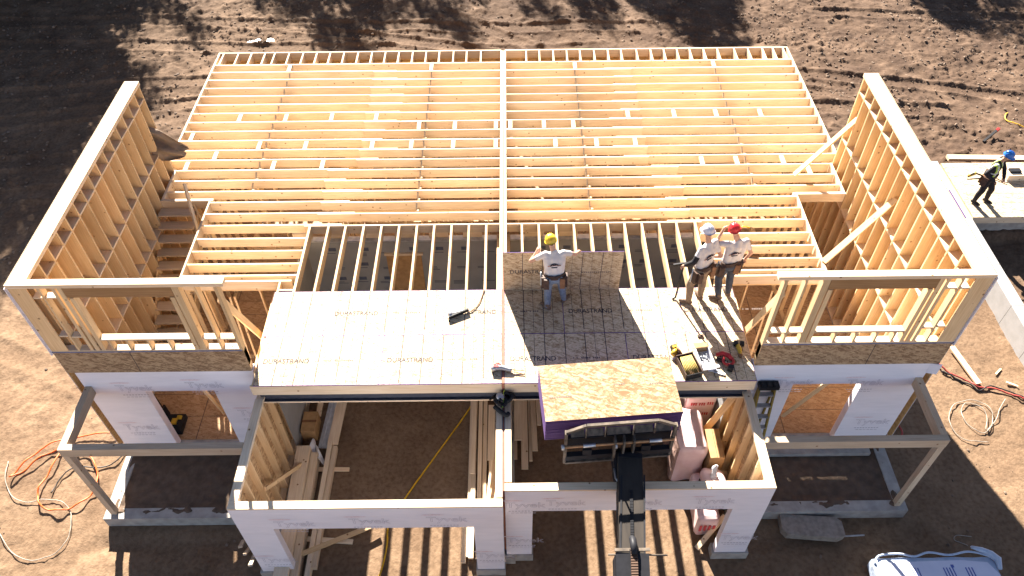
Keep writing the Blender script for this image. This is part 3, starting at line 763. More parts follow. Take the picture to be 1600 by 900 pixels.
# porch frames and porch foundations
for sgn in (-1, 1):
    mb = MB(); mb.box(sgn * 8.35, sgn * 4.89, -1.08, -.95, -.69, -.45, M['oldlumber'], 'x'); part(mb, 'porch_beam')
    mb = MB(); mb.box(sgn * 8.35, sgn * 8.22, -.948, .373, -.69, -.452, M['oldlumber'], 'y'); part(mb, 'porch_beam')
    mb = MB(); mb.box(sgn * 8.35, sgn * 8.23, -1.07, -.95, -3.085, -.692, M['oldlumber'], 'z'); part(mb, 'porch_post')
    mb = MB(); mb.box(sgn * 8.49, sgn * 8.24, -1.17, .39, G - .3, -3.07, M['concrete']); mb.box(sgn * 8.238, sgn * 4.9, -1.17, -.93, G - .3, -3.072, M['concrete'])
    pf = part(mb, 'porch_foundation')
    mb = MB()
    n = 70; px0, px1 = 8.42, 4.92; mrow = 28
    for a in range(n):
        for b in range(mrow):
            q = []
            for (i, j) in ((a, b), (a + 1, b), (a + 1, b + 1), (a, b + 1)):
                xx = px0 + (px1 - px0) * i / n; yy = -1.12 + 1.51 * j / mrow
                nz_ = float(fbm(np.array([xx * 3 + 9 * sgn]), np.array([yy * 3]), 1.6, 4, 8)[0]); ed = max(0, min(1, (-.80 - yy) / .2, 1)); ed = max(ed, max(0, min(1, (xx - 8.12) / .2)))
                zz = -3.118 + .05 * nz_ + ed * (.050 + .075 * nz_) - .05 * max(0, min(1, (-1.0 - yy) / .1)) - .05 * max(0, min(1, (xx - 8.32) / .08))
                q.append((sgn * xx, yy, zz))
            if sgn < 0: q = q[::-1]
            if Vector((Vector(q[1]) - Vector(q[0])).cross(Vector(q[2]) - Vector(q[1]))).z < 0: q = q[::-1]
            mb.face(q, [(p[0], p[1]) for p in q], M['darksoil'], .5, True)
    mb.build('soil_fill', pf)
mb = MB(); mb.box(5.2, 8.1, .16, .39, -3.10, -2.99, M['concrete']); part(mb, 'foundation_step')

# first floor: floors, partition walls, outer walls, stairs
def floor(x0, x1, y0, y1):
    mb = MB(); mb.box(x0, x1, y0, y1, F1 - .02, F1, M['osbfloor'], 'x')
    mb.box(x0, x1, y0, y1, F1 - .26, F1 - .022, M['lumber'], 'x')
    y = y0 + .61
    while y < y1: mb.box(x0, x1, y - .004, y + .004, F1, F1 + .002, M['ink']); y += .61
    x = x0 + 1.3
    while x < x1: mb.box(x - .006, x + .006, y0, y1, F1, F1 + .0025, M['ink']); x += 2.44
    part(mb, 'floor_panel')
floor(-8.19, -4.93, .55, 4.64); floor(4.93, 8.19, .55, 4.64); floor(-8.19, 8.19, 4.65, 12.05)
def partition(p0, p1, z0=F1, z1=-.252, gap=None):
    mb = MB(); d = Vector((p1[0] - p0[0], p1[1] - p0[1], 0)); L = d.length; d.normalize()
    sd_ = Vector((-d.y, d.x, 0)) * .045; A = Vector((p0[0], p0[1], 0))
    gr = 'x' if abs(d.x) > .5 else 'y'
    def seg(a, b, za, zb, g):
        q0 = A + d * a - sd_; q1 = A + d * b + sd_
        mb.box(q0.x, q1.x, q0.y, q1.y, za, zb, ST, g)
    seg(0, L, z0, z0 + .04, gr); seg(0, L, z1 - .04, z1, gr); seg(0, L, z1 - .081, z1 - .042, gr)
    a = 0
    while a < L:
        if not (gap and gap[0] < a < gap[1]): seg(a, min(a + .038, L), z0 + .042, z1 - .083, 'z')
        a += .4064
    part(mb, 'partition_wall')
for sgn in (-1, 1):
    partition((sgn * 4.05, 4.75), (sgn * 4.05, 12.0)); partition((sgn * 6.95, 5.6), (sgn * 6.95, 8.7), gap=(1.0, 1.8))
    partition((sgn * 4.2, 8.82), (sgn * 8.3, 8.82), gap=(1.5, 2.3)); partition((sgn * .3, 7.62), (sgn * 3.9, 7.62), gap=(.6, 1.5))
    partition((sgn * .35, 5.35), (sgn * 3.9, 5.35), gap=(2.4, 3.2)); partition((sgn * 4.2, 6.6), (sgn * 6.9, 6.6), gap=(.5, 1.3))
    partition((sgn * 4.93, 2.85), (sgn * 6.95, 2.85), gap=(.6, 1.5)); partition((sgn * 2.1, 7.8), (sgn * 2.1, 12.0))
    partition((sgn * 7.0, 2.9), (sgn * 7.0, 5.4)); partition((sgn * 4.95, .62), (sgn * 4.95, 2.7)); partition((sgn * .3, 10.4), (sgn * 8.3, 10.4), gap=(4.2, 5.2))
    mb = MB()
    mb.box(sgn * 8.40, sgn * 8.415, 6.66, 12.1, F1, -.31, M['osbwall'], 'y'); mb.box(sgn * 8.417, sgn * 8.421, 6.66, 12.1, F1, -.31, M['wrap'])
    for y in np.arange(6.8, 12, .4064): mb.box(sgn * 8.26, sgn * 8.399, y, y + .038, F1, -.31, ST, 'z')
    part(mb, 'rear_side_wall')
    mb = MB()
    mb.box(sgn * 8.4, sgn * .1, 12.09, 12.10, F1 - .3, -.31, M['osbwall'], 'x')
    for x in np.arange(.2, 8.3, .4064): mb.box(sgn * x, sgn * (x + .038), 11.95, 12.088, F1, -.31, ST, 'z')
    part(mb, 'rear_wall')
# staircase on the left
mb = MB(); mb.box(-8.30, -8.26, 2.2, 5.4, -3.0, -2.99, LB)
sc_ = part(mb, 'staircase')
for k in range(13):
    z = -.2 - .196 * k; y = 5.42 - .255 * k
    mb = MB(); mb.box(-8.25, -7.40, y - .27, y, z - .04, z, M['oldlumber'], 'x'); mb.build('tread', sc_)
    mb = MB(); mb.box(-8.22, -7.43, y - .03, y - .012, z - .2, z - .041, LB, 'x'); mb.build('riser', sc_)
for x in (-8.29, -7.36):
    mb = MB(); mb.beam((x, 5.4, -.35), (x, 2.2, -2.78), .04, .25, ST); mb.build('stringer', sc_)
# loose braces nailed to the frame
def brace(p0, p1, w_=.038, h_=.089, up_=(0, 0, 1), mat=None):
    mb = MB(); mb.beam(p0, p1, w_, h_, mat or ST, up=up_); part(mb, 'brace')
brace((7.14, 6.15, .02), (8.36, 6.35, 1.62), .04, .14, (0, 1, 0)); brace((7.02, 3.15, .03), (8.36, 3.75, 1.30), .04, .14, (0, 1, .3))
brace((-7.10, 4.4, -.55), (-7.45, 5.42, .55), .04, .09, (0, 1, 0), M['oldlumber']); brace((-6.95, 4.7, -1.0), (-7.45, 5.46, -.1))
for sgn in (-1, 1):
    brace((sgn * 7.3, 1.2, -.3), (sgn * 5.3, 2.2, -2.7)); brace((sgn * 5.1, 1.0, -2.7), (sgn * 5.9, 2.7, -.4), .04, .14)
    brace((sgn * 6.4, .56, -.1), (sgn * 5.2, 2.3, -2.6)); brace((sgn * 6.0, 2.7, -.4), (sgn * 5.4, 1.2, -2.7), .04, .14)
brace((-6.26, .58, -.45), (-6.40, 1.2, -2.68)); brace((7.0, .62, -.3), (6.25, .95, -2.68))
brace((-4.36, -2.05, -3.1), (-2.70, -1.28, -3.2), .1, .04); brace((-4.68, -1.3, -1.6), (-4.45, .25, -3.2), .04, .09)
brace((4.70, .35, -1.0), (4.3, .6, -3.2), .04, .14)
# wedge blocks under the wrap of the garage openings are left bare; scrap on the plate edge

# ------------------------------------------------------------------ neighbouring foundation
NB = thing('neighbour_foundation', (16, 8.8, G), 'neighbouring foundation with a sheathed floor deck and long pale wall, behind the right stud wall', 'foundation')
mb = MB()
yy = [-8, -5.5, -3.1, -.7, 1.75, 3.0, 4.15, 5.6, 6.9, 8.4, 10.0]
for k in range(len(yy) - 1): mb.box(12.83, 13.16, yy[k] + .006, yy[k + 1] - .006, G - .5, -2.66, M['whiteform'], 'y')
mb.box(12.85, 13.14, -8, 9.99, G - .5, -2.68, M['dusty'], 'y'); mb.build('foundation_wall', NB)
mb = MB(); mb.box(12.965, 13.01, 7.42, 8.66, -2.659, -2.655, M['purple']); mb.build('sealant_strip', NB)
mb = MB(); mb.box(13.25, 26, 7.6, 7.85, G - .5, -2.94, M['concrete']); mb.build('foundation_wall', NB)
mb = MB(); mb.box(13.25, 26, 7.50, 7.54, -2.93, -2.70, LB, 'x'); mb.build('rim_board', NB)
mb = MB(); mb.box(13.25, 13.29, 7.54, 9.92, -2.93, -2.70, LB, 'y'); mb.build('rim_board', NB)
for k, x in enumerate((13.24, 15.68, 18.12, 20.56)):
    for j, y in enumerate((7.48, 8.70)):
        mb = MB(); mb.box(x, x + 2.434, y, y + 1.215, -2.70, -2.68, M['osbdeck'], 'x')
        for q in np.arange(y + .2, y + 1.2, .4064): mb.box(x + .02, x + 2.4, q - .005, q + .005, -2.6799, -2.6785, M['inkfaint'])
        for q in np.arange(x + .3, x + 2.4, .61): mb.box(q - .003, q + .003, y + .05, y + 1.2, -2.6799, -2.678, M['inkpurple'])
        mb.build('deck_panel', NB)

# ------------------------------------------------------------------ panels, telehandler
mb = MB()
mxp = Matrix.Translation((.012, 2.415, .022)) @ Matrix.Rotation(R(4.6), 4, 'X')
mb.box(0, 2.44, 0, .019, 0, 1.22, M['osbdeck'], 'x', mx=mxp, tint=.1)
for f_i in (0, 1, 4, 5): mb.mi[f_i] = mb.slot(M['purple'])
for k in range(1, 6):
    for dx, wd in ((0, .012), (.2, .005)):
        q = .4064 * k + dx - .01
        if q < 2.42:
            c = [(q - wd / 2, -.0015, .01), (q + wd / 2, -.0015, .01), (q + wd / 2, -.0015, 1.2), (q - wd / 2, -.0015, 1.2)]
            mb.face([mxp @ Vector(p) for p in c], [(0, 0)] * 4, M['ink'], .5)
mb.mesh(*T_DURA, M['ink'], mxp @ mx_front(.14, -.0025, .56))
for (a, b, c, d) in ((1.25, 1.55, .58, .59), (1.62, 2.2, .565, .60)):
    q = a
    while q < b: mb.face([mxp @ Vector(p) for p in ((q, -.0025, c), (q + .03, -.0025, c), (q + .03, -.0025, d), (q, -.0025, d))], [(0, 0)] * 4, M['inkfaint'], .5); q += .042
o = mb.build('strand_board', None, origin=(1.2, 2.4, .02))
tag(o, 'single strand board panel stood on edge by the man in the yellow helmet', 'board panel')

st = thing('osb_stack', (1.93, -.59, .04), 'thick block of strand boards with purple painted edges, lifted on the forks', 'board stack')
mxs = Matrix.Translation((1.925, -.585, 0)) @ Matrix.Rotation(R(4.2), 4, 'Z')
mb = MB()
for k in range(31):
    j = random.uniform(-.004, .004)
    z0 = .045 + k * .0195
    mb.box(-1.22 + j, 1.22 + j, -.61 - j, .61 - j, z0, z0 + .0192, M['purple'], 'x', topmat=M['osbtop'] if k == 30 else None, mx=mxs)
bb = mb.build('board', st)
lb = MB()
for (a, b, y, m_) in ((-1.1, -.72, -.13, 'inkfaint'), (.1, .3, .06, 'inkfaint'), (.75, 1.0, .02, 'inkfaint')):
    q = a
    while q < b:
        lb.box(q, q + .028, y, y + .03, .651, .6522, M[m_], mx=mxs); q += .042
lb.build('lettering', st)

TH = thing('telehandler', (2.05, -7.5, G), 'telescopic handler with its dark boom reaching into the right garage under the stack', 'telehandler')
mb = MB()
mb.beam((2.05, -1.06 + .05, .56), (2.05, -1.06 + .051, .56), .01, .01, M['carriage'])
mb = MB(); cy = -1.36
def cpt(x, z, y=0): return mxs @ Vector((x - 1.925, -.80 + y, z))
for (a, b) in (((1.05, .55), (1.40, .72)), ((1.40, .72), (2.66, .72)), ((2.66, .72), (2.99, .53))):
    mb.beam(cpt(*a), cpt(*b), .05, .06, M['carriage'])
for x in (1.05, 2.99): mb.beam(cpt(x, .56), cpt(x, -.42), .05, .09, M['carriage'], up=(0, 1, 0))
for x in (1.40, 1.74, 2.24, 2.62): mb.beam(cpt(x, .72), cpt(x, .36), .02, .05, M['carriage'], up=(0, 1, 0))
for (a, b) in ((1.14, 1.38), (1.42, 1.72), (1.78, 2.20), (2.28, 2.60), (2.64, 2.92)):
    mb.beam(cpt(a, .42, .05), cpt(b, .42, .05), .13, .03, M['carriage'], up=(0, -.6, 1))
mb.build('load_backrest', TH)
mb = MB(); mb.tube([cpt(.99, .17, -.06), cpt(3.0, .17, -.06)], .026, M['rust'], 10)
for x in (1.47, 2.66): mb.tube([cpt(x - .11, .17, -.06), cpt(x + .11, .17, -.06)], .036, M['galv'], 10)
mb.tube([cpt(.97, .17, -.06), cpt(1.02, .17, -.06)], .05, M['galv'], 10); mb.build('fork_shaft', TH)
mb = MB(); mb.beam(cpt(1.06, -.25), cpt(2.98, -.25), .10, .14, M['boomdark']); mb.beam(cpt(1.06, -.40), cpt(2.98, -.40), .12, .05, M['carriage'])
mb.beam(cpt(1.06, .05, .12), cpt(2.98, .05, .12), .06, .3, M['boomdark'])
for x in (1.45, 2.52): mb.beam(cpt(x, -.02, -.02), cpt(x, -.18, -.02), .16, .05, M['boomdark'], up=(0, 1, 0))
mb.build('carriage_frame', TH)
for x in (1.5, 2.5):
    mb = MB(); mb.beam(cpt(x, .02, .10), cpt(x, .012, 1.25), .13, .045, M['boomdark']); mb.build('fork', TH)
mb = MB()
for x in (1.93, 2.09, 2.27):
    mb.beam(cpt(x, .30, -.05), cpt(x, -.32, -.05), .035, .16, M['carriage'], up=(0, 1, 0))
mb.tube([cpt(1.92, .2, -.13), cpt(1.95, .2, -.13)], .05, M['galv'], 10); mb.build('hinge_bracket', TH)
# boom
ax0, ax1 = Vector((2.285, -1.47, -.33)), Vector((2.12, -3.35, -.36))
mb = MB(); mb.beam(ax0, ax1, .43, .46, M['boom']); b1 = mb.build('inner_boom', TH, bevel=.02)
mb = MB(); mb.beam(ax0 + Vector((.0, .0, .236)), ax0 + Vector((-.01, -.1, .236)), .41, .012, M['boomdark']); mb.build('nose_plate', b1)
d_ = (ax1 - ax0).normalized()
for s_ in (-1, 1):
    mb = MB(); mb.beam(ax0 + Vector((s_ * .20, -.45, .233)), ax1 + Vector((s_ * .20, 0, .233)), .03, .012, M['boomdark']); mb.build('wear_strip', b1)
mb = MB(); mb.beam(ax0 + Vector((-.26, .12, .05)), ax0 + Vector((-.23, -.3, -.25)), .09, .3, M['boomdark']); mb.build('nose_cheek', b1, bevel=.02)
mb = MB(); mb.tube([ax0 + Vector((-.28, -.18, 0)), ax0 + Vector((-.27, -.35, -.05)), ax0 + Vector((-.25, -.45, .02))], .02, M['galv'], 8); mb.build('hydraulic_hose', b1)
mb = MB()
for k in range(34):
    p = ax0 + d_ * (.75 + .028 * k) + Vector((0, 0, .236)); mb.box(p.x - .028, p.x + .028, p.y - .009, p.y + .009, p.z - .01, p.z + .014, M['boomdark'])
mb.build('drag_chain', b1)
o0, o1 = Vector((2.115, -3.30, -.35)), Vector((1.75, -9.6, -1.45))
mb = MB(); mb.beam(o0, o1, .54, .58, M['boomdark']); b2 = mb.build('outer_boom', TH, bevel=.02)
mb = MB(); mb.beam(o0 + Vector((.29, .0, .29)), o0 + Vector((-.29, .0, .29)), .05, .03, M['carriage']); mb.build('boom_lip', b2)
d2 = (o1 - o0).normalized()
mb = MB(); mb.tube([o0 + Vector((.02, .22, .24)), o0 + Vector((.02, .16, .33)), o0 + Vector((.02, .05, .36)), o0 + Vector((.015, -.1, .34))], [.05, .06, .06, .05], M['boomdark'], 10)
for k in range(90):
    p = o0 + d2 * (.02 + .042 * k) + Vector((.02, 0, .325)); mb.box(p.x - .055, p.x + .055, p.y - .013, p.y + .013, p.z - .01, p.z + .035, M['chain'])
mb.beam(o0 + Vector((.02, 0, .30)), o0 + d2 * 3.8 + Vector((.02, 0, .30)), .14, .02, M['boomdark'])
mb.build('chain_track', b2)
mb = MB(); mb.tube([o0 + Vector((-.40, -.06, .25)), o0 + Vector((.57, -.08, .25))], .016, M['carriage'], 8); mb.build('pin_bar', b2)
mb = MB(); mb.box(.95, 2.75, -10.4, -6.2, -2.7, -1.95, M['machine'], 'y'); mb.box(.95, 1.55, -9.2, -7.4, -1.94, -.6, M['machine']); mb.build('chassis', TH, bevel=.06)
mb = MB(); mb.box(.93, 1.57, -9.0, -7.6, -1.6, -.75, M['steel']); mb.build('cab_window', TH)
for (x, y) in ((.75, -6.8), (2.95, -6.8), (.75, -9.6), (2.95, -9.6)):
    mb = MB(); mxw = Matrix.Translation((x, y, G + .62)) @ Matrix.Rotation(R(90), 4, 'Y')
    mb.lathe([(.25, -.17), (.55, -.19), (.62, -.12), (.62, .12), (.55, .19), (.25, .17), (0.001, .1)], M['rubber'], 24, mxw); wh = mb.build('wheel', TH)
    mb = MB(); mb.lathe([(0.001, -.12), (.26, -.15), (.26, .15), (0.001, .12)], M['machine'], 20, mxw); mb.build('rim', wh)

# ------------------------------------------------------------------ loose lumber
def plank(p0, p1, w_, h_, label, mat=None, up_=(0, 0, 1), tint=None, group=None, name='plank', cat='plank'):
    mb = MB(); mb.beam(p0, p1, w_, h_, mat or LB, up=up_, tint=tint)
    mid = (Vector(p0) + Vector(p1)) / 2
    o = mb.build(name, None, origin=mid); return tag(o, label, cat, group)
g = 'planks on the garage floor'
zf = G + .02
plank((-4.51, .46, zf + .23), (-4.45, -3.0, zf + .23), .29, .44, 'thick beam of glued boards, leftmost of the pair by the left garage side studs', name='timber_beam', cat='beam', tint=.5)
plank((-4.27, .36, zf + .17), (-4.22, -3.05, zf + .17), .15, .32, 'lower timber beam lying against the right side of the thickest beam in the left garage', name='timber_beam', cat='beam', tint=.15)
plank((-3.99, .72, zf + .12), (-4.0, -3.2, zf + .12), .10, .2, 'long plank in the left garage, beside the white rag and running out under the header', tint=.45, group=g)
plank((-3.875, .62, zf + .09), (-3.90, -2.2, zf + .09), .09, .15, 'slightly shorter plank touching the long plank near the white rag', tint=.2, group=g)
plank((-3.88, 1.95, zf + .16), (-3.94, .66, zf + .16), .24, .04, 'broad short board next to the silver flashing in the left garage', tint=.6, group=g)
plank((-4.31, .09, zf + .045), (-3.50, .08, zf + .045), .09, .04, 'short cross piece under the long planks, farther one with its end toward the open floor', group=g)
plank((-4.4, -1.53, zf + .045), (-3.2, -1.62, zf + .045), .1, .04, 'short cross piece under the long planks, nearer the garage opening', group=g)
mb = MB()
for (a, b) in ((0, .07), (.09, .2)): mb.box(a, b, 0, 1.35, 0, .02, M['galv'], 'y')
mb.box(.07, .09, 0, 1.35, 0, .06, M['galv'])
o = mb.build('metal_flashing', None); o.location = (-4.27, .6, zf + .1); o.rotation_euler = (0, 0, R(-3)); tag(o, 'silver metal flashing strip lying beside the broad short board', 'metal strip')
mb = MB(); mb.box(-.16, .16, -.26, .26, 0, .42, M['kraft']); mb.box(-.165, .165, -.03, .03, .421, .424, M['tan'])
o = mb.build('cardboard_box', None, bevel=.01); o.location = (-4.50, 1.12, zf); tag(o, 'brown cardboard box on the left garage floor near the grey wall board', 'box')
mb = MB(); mb.box(-.06, .06, -.3, .3, 0, .05, LB, 'y'); o = mb.build('offcut', None); o.location = (-4.4, 1.75, zf + .1); tag(o, 'pale wood offcut leaning behind the brown cardboard box', 'offcut')
# white rag: crumpled cloth
def cloth(fn, nu, nv, mat, name, thick=.006):
    mb = MB(); i0 = 0
    for a in range(nu + 1):
        for b in range(nv + 1): mb.v.append(tuple(fn(a / nu, b / nv)))
    for a in range(nu):
        for b in range(nv):
            q = (a * (nv + 1) + b, (a + 1) * (nv + 1) + b, (a + 1) * (nv + 1) + b + 1, a * (nv + 1) + b + 1)
            mb.f.append(q); mb.uv += [(a / nu, b / nv)] * 4; mb.mi.append(mb.slot(mat)); mb.t.append(.5); mb.sm.append(True)
    c = sum((Vector(v) for v in mb.v), Vector()) / len(mb.v)
    o = mb.build(name, None, origin=c)
    md = o.modifiers.new('thickness', 'SOLIDIFY'); md.thickness = thick
    sb = o.modifiers.new('smooth', 'SUBSURF'); sb.levels = 1; sb.render_levels = 1
    return o
def rag(u, v):
    x = -4.42 + .38 * u * (.4 + .8 * v); y = .68 - .5 * v + .1 * math.sin(5 * u)
    return (x, y, zf + .2 + .07 * math.sin(9 * u + 3 * v) + .05 * math.sin(7 * v))
tag(cloth(rag, 10, 10, M['white'], 'rag'), 'crumpled white rag between the beams and planks in the left garage', 'rag')
# stacked planks either side of the party wall
gl = 'planks stacked beside the party wall'
for (x, w_, z, y0, y1, tn_, lab) in [
    (-.80, .06, .10, 1.9, -2.0, .3, 'plank at the open floor edge of the stack left of the party wall'),
    (-.715, .10, .30, 1.75, -.2, .45, 'short topmost plank of the stack left of the party wall, near its open floor edge'),
    (-.70, .10, .14, 1.9, -2.05, .2, 'plank lying under the short topmost plank left of the party wall'),
    (-.575, .09, .24, 1.9, -2.1, .55, 'straight full-length plank in the middle of the stack left of the party wall'),
    (-.465, .09, .20, 1.9, -2.1, .25, 'dull full-length plank right of the middle of the stack left of the party wall'),
    (-.31, .16, .26, 1.6, .15, .5, 'wide short board lying against the left face of the party wall'),
    (-.30, .15, .14, 1.2, -2.1, .8, 'wide sunlit board under the short one against the left face of the party wall')]:
    plank((x, y0, zf + z), (x + random.uniform(-.015, .015), y1, zf + z), w_, .06 if z < .22 else .045, lab, tint=tn_, group=gl)
plank((-.30, .1, zf + .36), (-.45, -1.5, zf + .22), .05, .04, 'thin slanting batten across the stack left of the party wall', tint=.6, group=gl)
plank((-.87, -1.2, zf + .05), (-.87, -2.1, zf + .05), .09, .06, 'stubby plank left of the party wall stack, end at the header', tint=.6, group=gl)
for (x, w_, z, y0, y1, tn_, lab) in [
    (.30, .17, .32, 1.9, .62, .5, 'wide short board on top of the stack right of the party wall'),
    (.44, .15, .20, 1.9, -.05, .6, 'longest wide board of the stack right of the party wall'),
    (.24, .07, .12, 1.9, .25, .3, 'narrow plank nearest the right face of the party wall'),
    (.57, .07, .12, 1.9, .2, .4, 'narrow plank just right of the longest wide board'),
    (.65, .12, .22, 1.9, .4, .7, 'pale board on the garage side of the stack right of the party wall'),
    (.76, .09, .34, 1.9, 1.0, .35, 'shortest upper board at the outer edge of the stack right of the party wall')]:
    plank((x, y0, zf + z), (x + random.uniform(-.01, .02), y1, zf + z), w_, .05, lab, tint=tn_, group=gl)
plank((.20, -.7, zf + .04), (.20, -1.85, zf + .04), .08, .08, 'short plank end by the right face of the party wall, close to the header', tint=.6, group=gl)
plank((.29, -.95, zf + .04), (.30, -1.85, zf + .04), .07, .07, 'second short plank end right of the party wall, a bit shorter', tint=.3, group=gl)
# scraps beside the left pier, plank on the soil to the right
gs = 'grey scrap boards by the left garage pier'
plank((-5.50, -1.55, G + .05), (-5.42, -1.85, G + .38), .08, .04, 'grey scrap board beside the left garage pier, farthest of three', M['oldlumber'], group=gs, name='scrap_board', cat='scrap')
plank((-5.33, -1.70, G + .05), (-5.30, -2.0, G + .36), .07, .04, 'pale scrap board with rounded end beside the left garage pier, middle of three', M['oldlumber'], group=gs, name='scrap_board', cat='scrap', tint=.9)
plank((-5.20, -1.85, G + .05), (-5.12, -2.25, G + .40), .08, .04, 'grey scrap board nearest the foot of the left garage pier', M['oldlumber'], group=gs, name='scrap_board', cat='scrap')
zz = gz(11.35, 2.8)
plank((11.24, 3.33, zz + .09), (11.46, 2.2, zz + .07), .14, .05, 'white sunlit plank lying on the soil right of the house', M['lumber'], tint=1.0)
for (x, y, a, lab) in ((12.13, 2.6, 40, 'small white splinter on the soil, the one nearer the house plank'), (12.28, 2.2, -30, 'small white splinter on the soil close to the cord bend'), (11.55, 3.83, 5, 'thin pale lath on the soil by the right stud wall corner')):
    z_ = gz(x, y) + .03; dx = .13 * math.cos(R(a)); dy = .13 * math.sin(R(a))
    plank((x - dx, y - dy, z_), (x + dx, y + dy, z_), .04, .02, lab, M['lumber'], tint=1.0, group='pale scraps on the soil', name='wood_scrap', cat='scrap')

plank((13.9, 10.68, -3.08), (24, 10.3, -3.08), .22, .10, 'long pale board lying on the soil behind the neighbouring deck', M['oldlumber'], tint=1.0)
# ------------------------------------------------------------------ hoses and cords
def smooth_path(pts, n=6):
    P = [Vector(p) for p in pts]; out = []
    for i in range(len(P) - 1):
        p0, p1, p2, p3 = P[max(i - 1, 0)], P[i], P[i + 1], P[min(i + 2, len(P) - 1)]
        for k in range(n):
            t_ = k / n
            out.append(.5 * ((2 * p1) + (-p0 + p2) * t_ + (2 * p0 - 5 * p1 + 4 * p2 - p3) * t_ ** 2 + (-p0 + 3 * p1 - 3 * p2 + p3) * t_ ** 3))
    out.append(P[-1]); return out
def hose(name, pts2, r, mat, label, cat, lift=.03, z=None):
    pts = smooth_path([(x, y, 0) for x, y in pts2])
    pts = [Vector((p.x, p.y, (gz(p.x, p.y) if z is None else z) + r + lift * (.4 + .6 * math.sin(i * .35) ** 2))) for i, p in enumerate(pts)]
    mb = MB(); mb.tube(pts, r, mat, 7); c = pts[len(pts) // 2]
    return tag(mb.build(name, None, origin=c), label, cat)
hose('air_hose', [(-8.91, 1.08), (-9.53, 1.07), (-10.28, 0.89), (-10.69, 0.61), (-10.91, 0.27), (-11.04, -0.04), (-10.79, 0.15), (-10.56, 0.48), (-10.23, 0.67), (-10.18, 0.59), (-10.21, 0.15), (-10.28, -0.22), (-10.25, -0.48), (-10.06, -0.74), (-9.77, -0.83), (-9.46, -0.79), (-9.22, -0.62), (-9.07, -0.33), (-9.12, 0.02), (-9.37, 0.41), (-9.69, 0.61), (-9.87, 0.68)], .018, M['orange'], 'orange air hose looped on the sandy soil left of the porch', 'hose', .10)
hose('cable', [(-11.30, 0.40), (-11.14, -0.08), (-10.84, -0.47), (-10.47, -0.62), (-10.08, -0.56), (-9.71, -0.61), (-9.44, -0.82), (-9.28, -1.16), (-9.25, -1.52), (-9.40, -1.78), (-9.67, -1.90), (-9.96, -1.91), (-10.30, -1.75), (-10.55, -1.52), (-10.84, -1.22)], .009, M['whitehose'], 'thin whitish cable in a wide loop below the orange hose', 'cable', .05)
hose('cable', [(-8.70, 0.62), (-8.87, 0.34), (-9.23, 0.21), (-9.68, 0.25), (-9.93, -0.02), (-10.00, -0.41)], .014, M['blackhose'], 'thin black cable crossing the orange hose near the porch post', 'cable', .04)
hose('cable_coil', [(11.06, 0.62), (10.56, 0.66), (10.36, 0.97), (10.42, 1.32), (10.66, 1.64), (11.00, 1.75), (11.35, 1.67), (11.46, 1.40), (11.34, 1.10), (11.06, 0.86), (10.84, 0.97), (10.73, 1.23), (10.79, 1.50), (10.97, 1.68), (11.24, 1.58), (11.31, 1.31), (11.12, 0.93), (11.44, 1.17), (11.68, 1.49), (11.92, 1.76)], .009, M['whitehose'], 'pale cable coiled in loops on the soil right of the porch', 'cable', .05)
hose('cord', [(10.62, 2.98), (10.77, 2.70), (10.98, 2.46), (11.26, 2.31), (11.40, 2.12), (11.73, 2.09), (12.08, 1.94), (12.41, 1.75), (12.85, 1.47)], .02, M['redhose'], 'dark red cord running from the house corner over the soil', 'cord', .05)
hose('cord', [(10.74, 2.62), (10.98, 2.39), (11.27, 2.21), (11.42, 2.02), (11.76, 2.17), (12.11, 2.01), (12.43, 1.80), (12.87, 1.51)], .018, M['blackhose'], 'black cord twisted around the dark red cord on the right', 'cord', .03)
hose('cord', [(9.05, 1.4), (9.14, 1.13), (9.17, 0.9), (9.05, .7)], .02, M['redhose'], 'short bit of red cord in the shade beside the right bay wall', 'cord')
hose('wire', [(9.74, -1.64), (9.42, -1.63), (9.36, -1.73), (9.58, -1.84)], .008, M['whitehose'], 'bent thin wire on the shaded soil above the blue bundle', 'wire', .02)
hose('extension_cord', [(-.75, 2.1), (-.80, 1.8), (-1.3, .9), (-1.75, .15), (-2.18, -.61), (-2.45, -1.1), (-2.50, -1.35), (-2.48, -1.7), (-2.56, -2.3), (-2.8, -3.2)], .018, M['cable'], 'yellow extension cord running through the left garage opening', 'cord', .03)
hose('extension_cord', [(17.14, 13.45), (16.92, 13.20), (16.90, 12.90), (17.30, 12.61), (18.2, 12.4)], .018, M['cable'], 'yellow-orange cord end on the soil behind the man in the vest', 'cord', .04)
mb = MB(); mb.tube([(7.02, -1.63, G + .10), (7.50, -1.60, G + .08)], .018, M['grey'], 8)
tag(mb.build('pipe', None, origin=(7.25, -1.6, G + .09)), 'short thin grey pipe sticking out past the dusty slab', 'pipe')
mb = MB()
mb.poly([(5.80, -1.17), (6.95, -1.26), (7.06, -1.36), (7.05, -1.66), (6.9, -1.72), (5.86, -1.62), (5.78, -1.5)], G + .02, G + .22, M['dusty'])
o = mb.build('slab', None, origin=(6.4, -1.4, G), bevel=.025); tag(o, 'dusty grey-brown slab lying in front of the right porch', 'slab')

